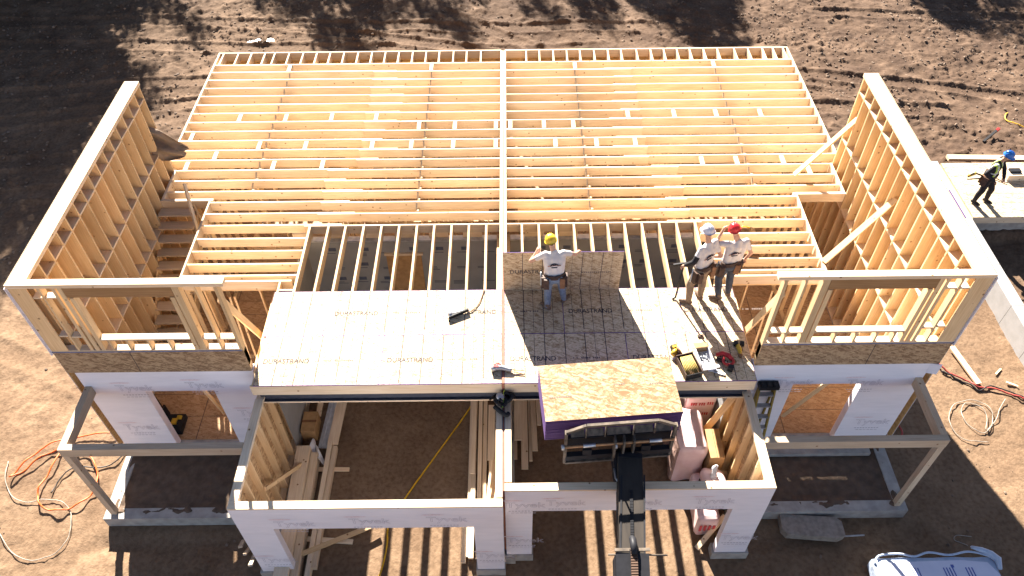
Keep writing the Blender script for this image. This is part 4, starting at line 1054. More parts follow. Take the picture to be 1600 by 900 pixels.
# ------------------------------------------------------------------ insulation, bags, bundle
def rounded_box(mb, x0, x1, y0, y1, z0, z1, mat, r=.08, n=3, puff=.03, seed=0, endmat=None, mx=None):
    nx_, ny_, nz_ = 14, 14, 14
    cx, cy_, cz = (x0 + x1) / 2, (y0 + y1) / 2, (z0 + z1) / 2; hx, hy, hz = (x1 - x0) / 2, (y1 - y0) / 2, (z1 - z0) / 2
    def warp(p):
        q = Vector(p); inner = Vector((max(-hx + r, min(hx - r, q.x)), max(-hy + r, min(hy - r, q.y)), max(-hz + r, min(hz - r, q.z))))
        d = q - inner
        if d.length > 1e-6: d = d.normalized() * r
        o_ = inner + d
        nn = .5 + .5 * math.sin(7 * (o_.x + seed) + 5 * o_.z) * math.sin(9 * o_.y + 3 * o_.z + seed)
        o_ = o_ * (1 + puff * (nn - .4))
        o_ = o_ + Vector((cx, cy_, cz)); return mx @ o_ if mx is not None else o_
    m_ = 12
    for ax in range(3):
        for sg in (-1, 1):
            h = (hx, hy, hz); a, b = [k for k in range(3) if k != ax]
            g_ = []
            for i in range(m_ + 1):
                row = []
                for j in range(m_ + 1):
                    p = [0, 0, 0]; p[ax] = sg * h[ax]; p[a] = -h[a] + 2 * h[a] * i / m_; p[b] = -h[b] + 2 * h[b] * j / m_; row.append(warp(p))
                g_.append(row)
            for i in range(m_):
                for j in range(m_):
                    q = [g_[i][j], g_[i + 1][j], g_[i + 1][j + 1], g_[i][j + 1]]
                    flip = (sg < 0) != (ax == 1)
                    if flip: q = q[::-1]
                    mm = endmat if (endmat and ax == 0 and sg < 0) else mat
                    mb.face(q, [(0, 0)] * 4, mm, .5, True)
    return mb
g = 'bundles of pink insulation'
mb = rounded_box(MB(), 3.60, 4.26, -.32, .82, G + .02, -1.98, M['pinkwrap'], .17, puff=.13, seed=1, endmat=M['pinkend'])
tag(mb.build('insulation_bundle', None, origin=(3.9, .2, G)), 'big pink wrapped insulation bundle with sunlit top, beside the lifting carriage', 'insulation', g)
mb = rounded_box(MB(), 4.0, 4.68, .98, 1.75, G + .02, -1.98, M['pinkwrap'], .07, puff=.03, seed=4)
for (x, z) in ((4.12, -2.25), (4.30, -2.25), (4.48, -2.22), (4.2, -2.6), (4.42, -2.62)):
    for q in range(3): mb.box(x + .05 * q, x + .05 * q + .028, .964, .972, z, z + .09, M['redprint'])
tag(mb.build('insulation_bundle', None, origin=(4.3, 1.35, G)), 'pink insulation bundle with red print on its front, under the steel beam', 'insulation', g)
mb = rounded_box(MB(), 3.95, 4.40, -1.55, -.45, G + .02, -2.62, M['pinkwrap'], .1, puff=.06, seed=7)
for k in range(4): mb.box(4.0 + .09 * k, 4.05 + .09 * k, -1.57, -1.562, -3.1 + .02 * k, -2.86, M['redprint'])
mb.box(4.0, 4.37, -1.3, -1.1, -2.625, -2.60, M['redprint'])
tag(mb.build('insulation_bundle', None, origin=(4.2, -1., G)), 'pink and red wrapped bag low behind the right garage header', 'insulation', g)
mb = MB(); mb.box(4.30, 4.60, -.40, .30, G + .02, -2.15, M['kraft'])
mb.box(4.44, 4.45, -.39, .29, -2.149, -2.146, M['tan']); o = mb.build('cardboard_box', None, origin=(4.45, 0, G), bevel=.012)
tag(o, 'tall brown carton with a sunlit top beside the big pink bundle', 'box')
mb = rounded_box(MB(), 4.10, 4.58, -.98, -.50, G + .02, -2.30, M['pinkwrap'], .14, puff=.12, seed=11)
for k in range(5): mb.box(4.14 + .085 * k, 4.18 + .085 * k, -.993, -.982, -2.7 + .03 * (k % 2), -2.45, M['redprint'])
o = mb.build('material_bag', None, origin=(4.3, -.75, G)); tag(o, 'red and white bag with a twisted clear top and black plastic round it', 'bag')
mb = MB(); mb.tube([(4.32, -.76, -2.34), (4.33, -.72, -2.2), (4.31, -.70, -2.05), (4.35, -.68, -1.98)], [.10, .05, .06, .03], M['white'], 9); mb.build('twisted_top', o)
mb = rounded_box(MB(), 4.06, 4.62, -1.05, -.6, -2.95, -2.50, M['black'], .1, puff=.1, seed=3); mb.build('plastic_sheet', o)
plank((3.95, -1.85, G + .08), (4.55, -1.35, -2.85), .10, .05, 'white-edged board slanting behind the right garage pier', M['lumber'], tint=1.0)

bw_ = thing('wrapped_bundle', (8.6, -2.9, G), 'pale blue plastic wrapped bundle of boards on the shaded soil, lower right corner', 'bundle')
mb = rounded_box(MB(), 7.34, 9.80, -4.0, -2.22, G + .02, -2.96, M['bluewrap'], .07, puff=.02, seed=2); mb.build('plastic_wrap', bw_)
mb = MB(); mb.poly([(7.46, -2.36), (8.2, -2.33), (9.1, -2.31), (9.60, -2.36), (9.74, -2.6), (9.76, -3.9), (7.46, -3.9)], -2.975, -2.938, M['bluewhite']); pl = mb.build('printed_sheet', bw_)
mb = MB()
for (x, n) in ((8.05, 3), (8.68, 4), (9.12, 3)):
    for k in range(n):
        mb.beam((x + .06 * k, -2.46, -2.937), (x + .06 * k + .06, -3.1, -2.937), .025, .003, M['blueink'])
mb.box(8.84, 8.90, -2.46, -2.40, -2.938, -2.935, M['blueink']); mb.build('lettering', pl)
mb = MB()
mb.tube(smooth_path([(7.36, -2.36, -2.96), (7.5, -2.2, -2.945), (7.9, -2.17, -2.93), (8.2, -2.22, -2.95), (8.5, -2.15, -2.925), (8.9, -2.2, -2.945), (9.3, -2.14, -2.93), (9.65, -2.22, -2.94), (9.8, -2.34, -2.95)], 5), .022, M['bluewrap'], 8)
mb.tube(smooth_path([(7.4, -2.3, -2.94), (7.42, -2.6, -2.935), (7.38, -3.0, -2.95), (7.41, -3.8, -2.94)], 4), .025, M['bluewrap'], 8)
mb.tube([(9.35, -2.08, -2.85), (9.55, -2.13, -2.88), (9.72, -2.2, -2.9), (9.83, -2.3, -2.93), (9.80, -2.5, -2.95)], [.03, .055, .06, .07, .04], M['bluewrap'], 7); mb.build('plastic_fold', bw_)

# cloth hanging from the left wall
def tarp(u, v):
    A = Vector((-8.36, 6.52, 1.40)).lerp(Vector((-8.36, 6.22, .62)), v)
    B = Vector((-7.40, 6.22, 1.02)).lerp(Vector((-7.52, 6.06, .84)), v)
    if .35 < v < .5: B = Vector((-7.55, 6.15, .92))
    C = Vector((-7.95, 6.4, 1.36)).lerp(Vector((-7.95, 6.1, .62)), v)
    p = A * (1 - u) ** 2 + C * 2 * u * (1 - u) + B * u * u
    fold = .07 * math.sin(v * 11 + u * 2) * (1 - .5 * u) + .03 * math.sin(17 * v - 6 * u)
    return p + Vector((0, -fold, fold * .5))
o = tag(cloth(tarp, 14, 22, M['tarp'], 'tarp', .012), 'brown cloth caught on the end stud of the left wall, blowing over the joists', 'tarp')

# ------------------------------------------------------------------ ladder, tool case, harness
LD = thing('stepladder', (5.3, -.1, -3.13), 'yellow stepladder with black top cap leaning outside the right garage wall', 'ladder')
def lp(x, t_): return Vector((x, -.25 + .56 * t_, -3.10 + 2.52 * t_))
for x in (5.13, 5.45): mb = MB(); mb.beam(lp(x, 0), lp(x, 1), .035, .075, M['ladderyellow'], up=(0, 1, 0)); mb.build('rail', LD)
for k in range(8): mb = MB(); mb.beam(lp(5.145, .08 + .118 * k), lp(5.435, .08 + .118 * k), .09, .03, M['grey']); mb.build('rung', LD)
mb = MB(); mb.box(5.09, 5.49, .20, .36, -.60, -.50, M['black'])
for x in (5.17, 5.29, 5.41): mb.box(x - .035, x + .035, .21, .33, -.499, -.47, M['black'])
mb.build('top_cap', LD, bevel=.02)
mb = MB()
for x in (5.14, 5.44): mb.beam((x, .34, -.6), (x, .36, -3.1), .03, .05, M['ladderyellow'])
mb.build('rear_frame', LD)
TC = thing('tool_case', (-7.45, .95, F1), 'open black and yellow tool case on the floor inside the left bay opening', 'tool case')
mb = MB(); mb.box(-7.72, -7.22, .68, 1.12, F1 + .005, F1 + .16, M['black']); mb.build('case_base', TC, bevel=.02)
mb = MB(); mb.beam((-7.73, .70, F1 + .3), (-7.60, 1.15, F1 + .32), .04, .36, M['black']); mb.beam((-7.72, 1.14, F1 + .30), (-7.95, 1.4, F1 + .3), .1, .2, M['black']); mb.build('case_lid', TC, bevel=.015)
mb = MB(); mb.box(-7.6, -7.45, .74, .86, F1 + .161, F1 + .22, M['yellow']); mb.box(-7.47, -7.36, .84, .98, F1 + .161, F1 + .21, M['yellow']); mb.box(-7.38, -7.28, .97, 1.06, F1 + .161, F1 + .2, M['yellow']); mb.build('power_drill', TC, bevel=.02)
HB = thing('safety_harness', (-.03, -.12, -.45), 'heap of black harness straps with a yellow lanyard on the party wall plates', 'harness')
mb = MB()
for k in range(16):
    a = random.uniform(0, 6.28); p = [Vector((-.03, -.14, -.34))]
    c = Vector((-.03 + random.uniform(-.13, .13), -.13 + random.uniform(-.14, .12), -.34 + random.uniform(-.02, .1)))
    pts = [c + Vector((.13 * math.cos(a + q * .9) * random.uniform(.6, 1.2), .11 * math.sin(a + q * .9) * random.uniform(.6, 1.2), random.uniform(-.05, .06))) for q in range(5)]
    mb.tube(smooth_path(pts, 4), random.uniform(.018, .034), M['black'], 7)
mb.build('strap', HB)
mb = MB(); mb.tube(smooth_path([(-.17, -.28, -.36), (-.06, -.40, -.34), (.05, -.47, -.36), (.10, -.42, -.38)], 5), .045, M['rubber'], 9); mb.build('pad', HB)
mb = rounded_box(MB(), -.14, .02, -.2, -.05, -.32, -.18, M['grey'], .05, puff=.1); mb.build('buckle', HB)
mb = MB(); mb.tube(smooth_path([(.03, .02, -.2), (.0, -.1, -.19), (.0, -.22, -.26), (-.02, -.32, -.34)], 5), .012, M['vest'], 7); mb.build('lanyard', HB)

# ------------------------------------------------------------------ tools on the deck
DZ = .022
def tool(name, loc, rz, label, cat):
    return thing(name, (loc[0], loc[1], DZ), label, cat)
def place(mb, name, parent, loc, rz, bevel=0):
    mx = Matrix.Translation((loc[0], loc[1], DZ)) @ Matrix.Rotation(R(rz), 4, 'Z')
    mb.v = [tuple(mx @ Vector(v)) for v in mb.v]
    return mb.build(name, parent, bevel=bevel)
L1 = (-.93, 1.76); t1 = tool('nail_gun', L1, 0, 'grey and black framing nail gun lying alone on the sunlit left sheathing', 'nail gun')
mb = MB(); mb.tube([(-.16, .10, .06), (-.16, -.04, .06), (-.16, -.10, .06)], [.05, .06, .035], M['grey'], 12); place(mb, 'cylinder', t1, L1, 8)
mb = MB(); mb.beam((-.17, -.02, .06), (.10, .03, .07), .05, .07, M['grey']); place(mb, 'handle', t1, L1, 8, .01)
mb = MB(); mb.beam((-.2, -.11, .05), (.22, .04, .06), .035, .08, M['black']); place(mb, 'magazine', t1, L1, 8, .008)
mb = MB(); mb.tube([(-.2, -.12, .03), (-.2, -.2, .03)], .018, M['black'], 8); place(mb, 'nose', t1, L1, 8)
hose('cable', [(-.72, 1.79), (-.6, 1.88), (-.5, 2.05), (-.43, 2.3), (-.41, 2.42)], .01, M['tan'], 'thin air line curling from the grey nail gun to the open joists', 'cable', .01, z=.022)
L2 = (-.03, .31); t2 = tool('reciprocating_saw', L2, 0, 'grey and red reciprocating saw lying across the party wall line', 'saw')
mb = MB(); mb.tube([(-.20, -.03, .06), (-.10, .01, .07), (.0, .02, .06), (.16, -.02, .05), (.2, -.03, .05)], [.055, .06, .055, .04, .035], M['grey'], 12); place(mb, 'body', t2, L2, -3)
mb = MB(); mb.tube([(-.14, .05, .09), (-.08, .08, .1), (-.02, .05, .1)], .022, M['red'], 8); mb.box(-.16, -.06, -.02, .03, .12, .13, M['red']); place(mb, 'handle', t2, L2, -3)
mb = MB(); mb.beam((.2, -.02, .05), (.44, -.02, .03), .004, .02, M['red']); mb.beam((.2, -.05, .04), (.44, -.09, .02), .004, .02, M['rust']); place(mb, 'blade', t2, L2, -3)
L3 = (3.58, .36); t3 = tool('tool_tray', L3, 0, 'open dark tray full of yellow collated nail strips near the deck edge', 'tray')
mb = MB(); mb.box(-.17, .17, -.30, .17, 0, .012, M['tan'], 'y'); mb.box(-.175, -.16, -.30, .17, 0, .16, M['leather']); mb.box(.16, .175, -.30, .17, 0, .16, M['leather']); mb.box(-.175, .175, -.315, -.30, 0, .15, M['black']); mb.box(-.175, .175, .165, .18, 0, .18, M['leather']); place(mb, 'tray', t3, L3, 15)
for k in range(9):
    mb = MB(); mb.tube([(-.13 + .033 * k, -.27, .10), (-.12 + .031 * k, -.1, .12), (-.10 + .027 * k, .13, .15)], .012, M['strip'], 6); place(mb, 'nail_strip', t3, L3, 15)
L4 = (3.42, .67); t4 = tool('circular_saw', L4, 0, 'yellow cordless saw with tan guard behind the tray of yellow strips', 'saw')
mb = MB(); mb.lathe([(.001, -.02), (.09, -.02), (.10, 0), (.09, .02), (.001, .02)], M['tan'], 20, Matrix.Translation((.04, -.03, .10)) @ Matrix.Rotation(R(65), 4, 'Y')); place(mb, 'guard', t4, L4, 20)
mb = MB(); mb.tube([(-.12, -.05, .07), (-.04, 0, .09), (.02, .03, .08)], [.05, .055, .04], M['yellow'], 10); place(mb, 'motor', t4, L4, 20)
mb = MB(); mb.box(-.06, .06, .06, .16, .02, .10, M['black']); mb.box(-.05, .05, .07, .12, .101, .13, M['yellow']); place(mb, 'battery', t4, L4, 20, .008)
mb = MB(); mb.box(-.16, .0, -.12, -.08, .01, .03, M['white']); mb.box(-.08, .1, -.13, .05, .004, .012, M['grey']); place(mb, 'base_plate', t4, L4, 20)
L5 = (3.93, .52); t5 = tool('nail_carton', L5, 0, 'open white carton of shiny nails between the yellow tray and red tool', 'carton')
mb = MB(); mb.box(-.13, .13, -.20, .18, 0, .01, M['paper']); mb.box(-.135, -.125, -.2, .18, 0, .15, M['paper']); mb.box(.125, .135, -.2, .18, 0, .15, M['paper']); mb.box(-.135, .135, -.21, -.2, 0, .15, M['paper']); mb.box(-.135, .135, .18, .19, 0, .15, M['kraft'])
mb.beam((0, -.2, .15), (0, -.34, .12), .26, .006, M['paper']); mb.beam((0, .19, .15), (0, .31, .14), .26, .006, M['kraft']); place(mb, 'box', t5, L5, 8)
mb = MB()
for k in range(60):
    c = Vector((random.uniform(-.1, .1), random.uniform(-.17, .12), random.uniform(.04, .1))); a = random.uniform(0, 6.28)
    d = Vector((math.cos(a), math.sin(a), random.uniform(-.3, .3))) * .04; mb.tube([c - d, c + d], .005, M['galv'] if k % 3 else M['black'], 5)
q = place(mb, 'nails', t5, L5, 8); q['kind'] = 'stuff'
L6 = (4.32, .48); t6 = tool('cordless_nailer', L6, 0, 'red and black cordless nailer on the deck beside scattered paper slips', 'nailer')
mb = MB(); mb.tube([(-.17, .05, .06), (-.06, .10, .09), (.06, .08, .1), (.14, .02, .08)], [.03, .045, .05, .04], M['red'], 10); place(mb, 'body', t6, L6, -20)
mb = MB(); mb.tube(smooth_path([(.14, .04, .1), (.18, -.06, .09), (.10, -.13, .08), (.0, -.10, .08), (-.02, .02, .08)], 4), .026, M['red'], 8); place(mb, 'handle', t6, L6, -20)
mb = MB(); mb.box(.10, .2, -.24, -.14, .02, .12, M['black']); mb.beam((-.14, -.02, .03), (.08, -.06, .04), .05, .05, M['black']); place(mb, 'battery', t6, L6, -20, .01)
mb = MB(); mb.tube([(-.10, .13, .06), (-.05, .12, .07)], [.035, .045], M['tan'], 9); place(mb, 'nose', t6, L6, -20)
L7 = (4.66, .72); t7 = tool('cordless_drill', L7, 0, 'small yellow and black drill in the shade near the right deck corner', 'drill')
mb = MB(); mb.tube([(-.03, .10, .06), (0, 0, .07), (.02, -.14, .06)], [.04, .05, .025], M['yellow'], 10); place(mb, 'body', t7, L7, -10)
mb = MB(); mb.box(-.10, -.02, .08, .18, .02, .1, M['black']); mb.box(.02, .1, .1, .19, .02, .09, M['black']); mb.tube([(.03, .12, .05), (.05, -.02, .05)], .028, M['black'], 8); place(mb, 'battery', t7, L7, -10, .01)
mb = MB(); mb.tube([(.02, -.14, .05), (.02, -.16, .05), (.021, -.2, .04)], [.045, .045, .02], M['tan'], 10); place(mb, 'chuck', t7, L7, -10)
L8 = (4.50, .47); mb = MB(); mb.tube([(-.03, .05, .03), (.02, -.06, .03)], [.035, .045], M['tan'], 9); o = place(mb, 'knee_pad', None, L8, 0); tag(o, 'small tan pouch between the red nailer and the yellow drill', 'pouch')
for k, (x, y, a, lab) in enumerate(((4.10, .33, 5, 'blue-white paper slip closest to the red nailer'), (4.08, .22, -6, 'lower white paper slip with a blue edge near the deck front'), (4.17, .16, -20, 'narrow white paper slip nearest the deck front edge'))):
    mb = MB(); mb.box(-.11, .11, -.03 + .01 * k, .045, .001, .006, M['paper']); mb.box(-.02, .1, -.01, .01, .0061, .007, M['blueink'])
    mb.v = [(v[0], v[1], v[2] + .02 * math.sin(12 * v[0]) ** 2) for v in mb.v]
    o = place(mb, 'paper_slip', None, (x, y), a); tag(o, lab, 'paper', 'paper slips on the deck')
mb = MB(); mb.box(-.07, .05, -.025, .025, 0, .03, M['leather']); o = place(mb, 'glove', None, (3.98, 1.10), 10, .01); tag(o, 'small dark glove lying near the boots of the white-helmeted man', 'glove')
# bits on the neighbouring deck
mb = MB(); mb.box(-.3, .3, -.2, .2, 0, .2, LB, 'x'); mb.box(-.22, .1, -.08, .08, .201, .26, M['black']); o = mb.build('wood_block', None); o.location = (15.15, 9.25, -2.679); tag(o, 'wood block with a black tool on it, on the neighbouring deck', 'block')
mb = MB(); mb.beam((0, 0, .05), (.5, .35, .22), .07, .07, M['blackhose']); mb.beam((.5, .35, .22), (.6, .42, .25), .08, .08, M['red'])
o = mb.build('survey_stake', None); o.location = (15.6, 11.8, gz(15.7, 11.9)); tag(o, 'black rod with a red tip lying on the soil behind the vest wearer', 'stake')

# ------------------------------------------------------------------ people
def capsule(mb, p, q, rp, rq, n=12):
    p, q = Vector(p), Vector(q); d = (q - p); L = d.length; d.normalize()
    pts, rs = [], []
    for k in range(5):
        a = math.pi / 2 * (1 - k / 4.0); pts.append(p - d * (rp * math.sin(a))); rs.append(max(.002, rp * math.cos(a)))
    for k in range(1, 4): pts.append(p.lerp(q, k / 4)); rs.append(rp + (rq - rp) * k / 4)
    for k in range(5):
        a = math.pi / 2 * k / 4.0; pts.append(q + d * (rq * math.sin(a))); rs.append(max(.002, rq * math.cos(a)))
    mb.tube(pts, rs, M['skin'], n)
def ellipsoid(mb, c, rx, ry, rz, mx=None):
    prof = [(max(.001, math.cos(a)), math.sin(a)) for a in [(-math.pi / 2) + math.pi * k / 12 for k in range(13)]]
    base = Matrix.Translation(c) @ (mx if mx is not None else Matrix.Identity(4)) @ Matrix.Diagonal((rx, ry, rz, 1))
    mb.lathe(prof, M['skin'], 16, base)
def remesh(mb, voxel=.014, smooth=4):
    o = mb.build('tmp'); me0 = o.data
    md = o.modifiers.new('r', 'REMESH'); md.mode = 'VOXEL'; md.voxel_size = voxel
    sm = o.modifiers.new('s', 'SMOOTH'); sm.iterations = smooth; sm.factor = .5
    dg = bpy.context.evaluated_depsgraph_get(); dg.update()
    me = bpy.data.meshes.new_from_object(o.evaluated_get(dg))
    vs = [tuple(v.co) for v in me.vertices]; fs = [tuple(p.vertices) for p in me.polygons]
    bpy.data.objects.remove(o); bpy.data.meshes.remove(me0); bpy.data.meshes.remove(me)
    return vs, fs
def add_mesh(mb, geo, mat):
    k = len(mb.sm); mb.mesh(geo[0], geo[1], mat, Matrix.Identity(4)); mb.sm[k:] = [True] * (len(mb.sm) - k)
def V(p): return Vector(p)

def person(J, label, hat, trousers, shirt='shirt', boots='boot', vest=False, black_sleeve=None, grip=None, hammer=None):
    """J: joints in world space; fwd = facing direction of the chest, look = facing of the head"""
    P = {k: V(v) for k, v in J.items()}
    fwd = P['fwd'].normalized(); look = P['look'].normalized()
    base = (P['aL'] + P['aR']) / 2; base.z = min(P['aL'].z, P['aR'].z) - .09
    root = thing('person', base, label, 'person')
    side = (P['sR'] - P['sL']).normalized()
    chest = (P['sL'] + P['sR']) / 2; pel = P['pel']; spine = (chest - pel).normalized()
    hipL, hipR = pel - side * .095 - spine * .02, pel + side * .095 - spine * .02
    nk = chest + spine * .06; hd = P['head']
    hu = (hd - nk).normalized(); hu = (hu + Vector((0, 0, .6))).normalized()
    hs = look.cross(hu).normalized(); hf = hu.cross(hs).normalized()
    HM = Matrix(((hs.x, hf.x, hu.x, 0), (hs.y, hf.y, hu.y, 0), (hs.z, hf.z, hu.z, 0), (0, 0, 0, 1)))
    def limbs(mb, e=0, legs=True, arms=1.0, torso=True, body=True):
        if torso:
            for s_, sh, hp in ((-1, 'sL', hipL), (1, 'sR', hipR)):
                sp = P[sh] - side * s_ * .05 - spine * .04
                capsule(mb, hp + spine * .08, sp - spine * .07, .084 + e, .088 + e)
                capsule(mb, sp, P[sh], .066 + e, .052 + e)
            capsule(mb, pel + spine * .05, chest - spine * .10 , .10 + e, .108 + e)
            capsule(mb, chest - spine * .03, chest + spine * .03, .085 + e, .06 + e)
        for s_, sh, el, ha in ((-1, 'sL', 'eL', 'hL'), (1, 'sR', 'eR', 'hR')):
            if arms > .9:
                capsule(mb, P[sh], P[el], .050 + e, .040 + e); capsule(mb, P[el], P[ha], .044 + e, .030 + e)
                d = (P[ha] - P[el]).normalized(); capsule(mb, P[ha], P[ha] + d * .07, .032, .034)
            elif arms > 0: capsule(mb, P[sh], P[sh].lerp(P[el], arms), .046 + e, .044 + e)
        if legs:
            capsule(mb, hipL, hipR, .115 + e, .115 + e); capsule(mb, hipL - fwd * .035, hipR - fwd * .035, .11 + e, .11 + e)
            for hp, kn, an in ((hipL, 'kL', 'aL'), (hipR, 'kR', 'aR')):
                capsule(mb, hp, P[kn], .095 + e, .066 + e); capsule(mb, P[kn], P[kn].lerp(P[an], .35) - fwd * .012, .064 + e, .062 + e); capsule(mb, P[kn].lerp(P[an], .3) - fwd * .012, P[an], .062 + e, .044 + e)
        if body:
            capsule(mb, chest, hd - hu * .05, .062, .055)
            ellipsoid(mb, hd, .074, .093, .112, HM); ellipsoid(mb, hd - hu * .055 + hf * .03, .058, .07, .065, HM)
            ellipsoid(mb, hd - hu * .015 + hf * .095, .016, .022, .024, HM)
            for s_ in (-1, 1): ellipsoid(mb, hd + hs * s_ * .077 - hu * .005, .014, .026, .034, HM)
    m0 = MB(); limbs(m0); geo = remesh(m0, .013, 4)
    mb = MB(); add_mesh(mb, geo, M['skin'])
    for s_ in (-1, 1):
        c = hd + hf * .085 + hs * s_ * .032 + hu * .012; ellipsoid(mb, c, .012, .008, .007, HM)
        for k in range(len(mb.mi) - 12 * 16, len(mb.mi)): mb.mi[k] = mb.slot(M['black'])
    k0 = len(mb.v); mb.tube([hd + hf * .093 - hu * .05 - hs * .025, hd + hf * .098 - hu * .052, hd + hf * .093 - hu * .05 + hs * .025], .006, M['redprint'], 6)
    # hands: four fingers of unequal length, curled, and a thumb from the side of the palm
    for s_, el, ha in ((-1, 'eL', 'hL'), (1, 'eR', 'hR')):
        d = (P[ha] - P[el]).normalized(); down = P.get('c' + ha[1], Vector((0, 0, -1)))
        down = (down - d * down.dot(d)).normalized(); acr = d.cross(down).normalized()
        pe = P[ha] + d * .075
        for k, ln in enumerate((.066, .078, .072, .056)):
            a0 = pe + acr * (-.03 + .02 * k); a1 = a0 + d * ln * .5 + down * ln * .14; a2 = a1 + d * ln * .18 + down * ln * .36; a3 = a2 - d * ln * .12 + down * ln * .28
            mb.tube([a0 - d * .02, a0, a1, a2, a3], [.010, .010, .0095, .0085, .006], M['skin'], 7)
        tsg = 1 if (acr.dot(side) * s_) < 0 else -1
        b0 = P[ha] + d * .03 + acr * tsg * .028; mb.tube([b0, b0 + d * .03 + acr * tsg * .022 + down * .01, b0 + d * .055 + acr * tsg * .016 + down * .035], [.013, .011, .008], M['skin'], 7)
    body = mb.build('body', root)
    m0 = MB(); limbs(m0, e=.016, legs=False, arms=.56 if not vest else 1.0, body=False); capsule(m0, hipL + spine * .03, hipR + spine * .03, .118, .118)
    if vest: pass
    geo = remesh(m0, .014, 3); mb = MB(); add_mesh(mb, geo, M[shirt])
    sh_o = mb.build('shirt', root)
    if not vest:
        # dark round emblem with crossing bar on the back of the shirt
        bc = pel.lerp(chest, .62) - fwd * .124; u_, v2 = side, spine
        mb = MB(); arc = [bc + u_ * (.075 * math.cos(a)) + v2 * (.06 * math.sin(a)) for a in [math.pi * (.02 + .96 * k / 12) for k in range(13)]]
        mb.tube(arc, .011, M['ink'], 6)
        mb.tube([bc - u_ * .13 + v2 * .008, bc - u_ * .04 + v2 * .018, bc + u_ * .04 + v2 * .02, bc + u_ * .13 + v2 * .012], .008, M['fire'], 6)
        mb.tube([bc - u_ * .06 - v2 * .03, bc + u_ * .06 - v2 * .03], .010, M['ink'], 6); mb.tube([bc - u_ * .03 + v2 * .03, bc + u_ * .03 + v2 * .03], .012, M['ink'], 6)
        mb.build('shirt_emblem', sh_o)
    m0 = MB(); limbs(m0, e=.017, torso=False, arms=0, body=False); geo = remesh(m0, .014, 3); mb = MB(); add_mesh(mb, geo, M[trousers]); mb.build('trousers', root)
    for an, te in (('aL', 'tL'), ('aR', 'tR')):
        m0 = MB(); d = (P[te] - P[an]); d.z = 0; d.normalize(); a = P[an]; flr = a.z - .085
        capsule(m0, a + Vector((0, 0, .06)), a - Vector((0, 0, .02)), .058, .058)
        capsule(m0, Vector((a.x, a.y, flr + .045)) - d * .045, Vector((a.x, a.y, flr + .045)) + d * .10, .045, .048); capsule(m0, Vector((a.x, a.y, flr + .04)) + d * .10, Vector((a.x, a.y, flr + .036)) + d * .17, .047, .036)
        geo = remesh(m0, .012, 3); mb = MB(); add_mesh(mb, geo, M[boots]); mb.build('boot', root)
    # hard hat
    top = hd + hu * .035
    HH = Matrix.Translation(top) @ HM
    mb = MB(); prof = [(.118 * math.cos(a), .122 * math.sin(a)) for a in [math.pi / 2 * k / 9 for k in range(9)]] + [(.001, .122)]
    mb.lathe([(.120, -.02)] + prof, M[hat], 28, HH, sx=.95, sy=1.12)
    for k in (-1, 0, 1):
        arc = [HH @ Vector((k * .035, .128 * math.cos(a), .006 + .122 * math.sin(a) * (1 if k == 0 else .97))) for a in [math.pi * (.08 + .84 * q / 12) for q in range(13)]]
        mb.tube(arc, .010 if k == 0 else .007, M[hat], 6)
    brim = []
    n = 28
    for k in range(n):
        a = 2 * math.pi * k / n; f_ = max(0, math.sin(a)) ** 2; ex = .022 + .05 * f_
        brim.append(((.112 * math.cos(a), .13 * math.sin(a)), ((.112 + ex * .6) * math.cos(a), (.13 + ex) * math.sin(a)), f_))
    for k in range(n):
        a_, b_ = brim[k], brim[(k + 1) % n]
        for (z0, z1, rv) in ((-.012, -.022, False), (-.02, -.030, True)):
            q = [HH @ Vector((*a_[0], z0)), HH @ Vector((*b_[0], z0)), HH @ Vector((*b_[1], z1 - .012 * b_[2])), HH @ Vector((*a_[1], z1 - .012 * a_[2]))]
            mb.face(q[::-1] if not rv else q, [(0, 0)] * 4, M[hat], .5, True)
    mb.build('hard_hat', root)
    mb = MB(); m0 = MB(); ellipsoid(m0, hd + hu * .005 - hf * .018, .079, .088, .088, HM); mb.mesh(m0.v, m0.f, M['hair'], Matrix.Identity(4)); mb.sm = [True] * len(mb.sm); mb.build('hair', root)
    # tool belt with pouches
    bc = pel + spine * .06; ring = [bc + side * (.20 * math.cos(a)) + fwd * (.15 * math.sin(a)) for a in [2 * math.pi * k / 24 for k in range(25)]]
    mb = MB()
    for dz in (-.03, 0, .03): mb.tube([p + spine * dz for p in ring], .02, M['leather'], 6, cap=False)
    tb_ = mb.build('tool_belt', root)
    for s_ in (-1, 1):
        for k, (ang, mt, w2, h2) in enumerate(((-.25, 'leather', .13, .22), (-.75, 'tan' if s_ > 0 else 'leather', .11, .18))):
            c = bc + side * (s_ * .215 * math.cos(ang)) + fwd * (.19 * math.sin(ang)) - spine * .10
            mb = MB(); mb.beam(c + spine * .09, c - spine * h2 * .75, .10, w2 * 1.15, M[mt], up=tuple(fwd)); mb.build('pouch', tb_, bevel=.02)
    c = bc + side * -.27 - spine * .05
    mb = MB(); mb.tube([c + spine * .1, c - spine * .22], .014, M['silver'], 7); mb.build('hand_tool', tb_)
    if vest:
        m0 = MB(); limbs(m0, e=.027, legs=False, arms=0, body=False); geo = remesh(m0, .014, 3)
        mb = MB(); i0 = mb.slot(M['vest']); mb.slot(M['silver']); mb.slot(M['blackcloth'])
        add_mesh(mb, geo, M['vest'])
        for k, f in enumerate(mb.f):
            c = sum((Vector(mb.v[i]) for i in f), Vector()) / len(f) - pel
            a = abs(c.dot(side)); h = c.dot(spine)
            if h < .10 or .145 < h < .19: mb.mi[k] = 1 if h > .14 else 0
            elif .085 < a < .135: mb.mi[k] = 1
            elif a < .06 or a > .165: mb.mi[k] = 2
        mb.build('safety_vest', root)
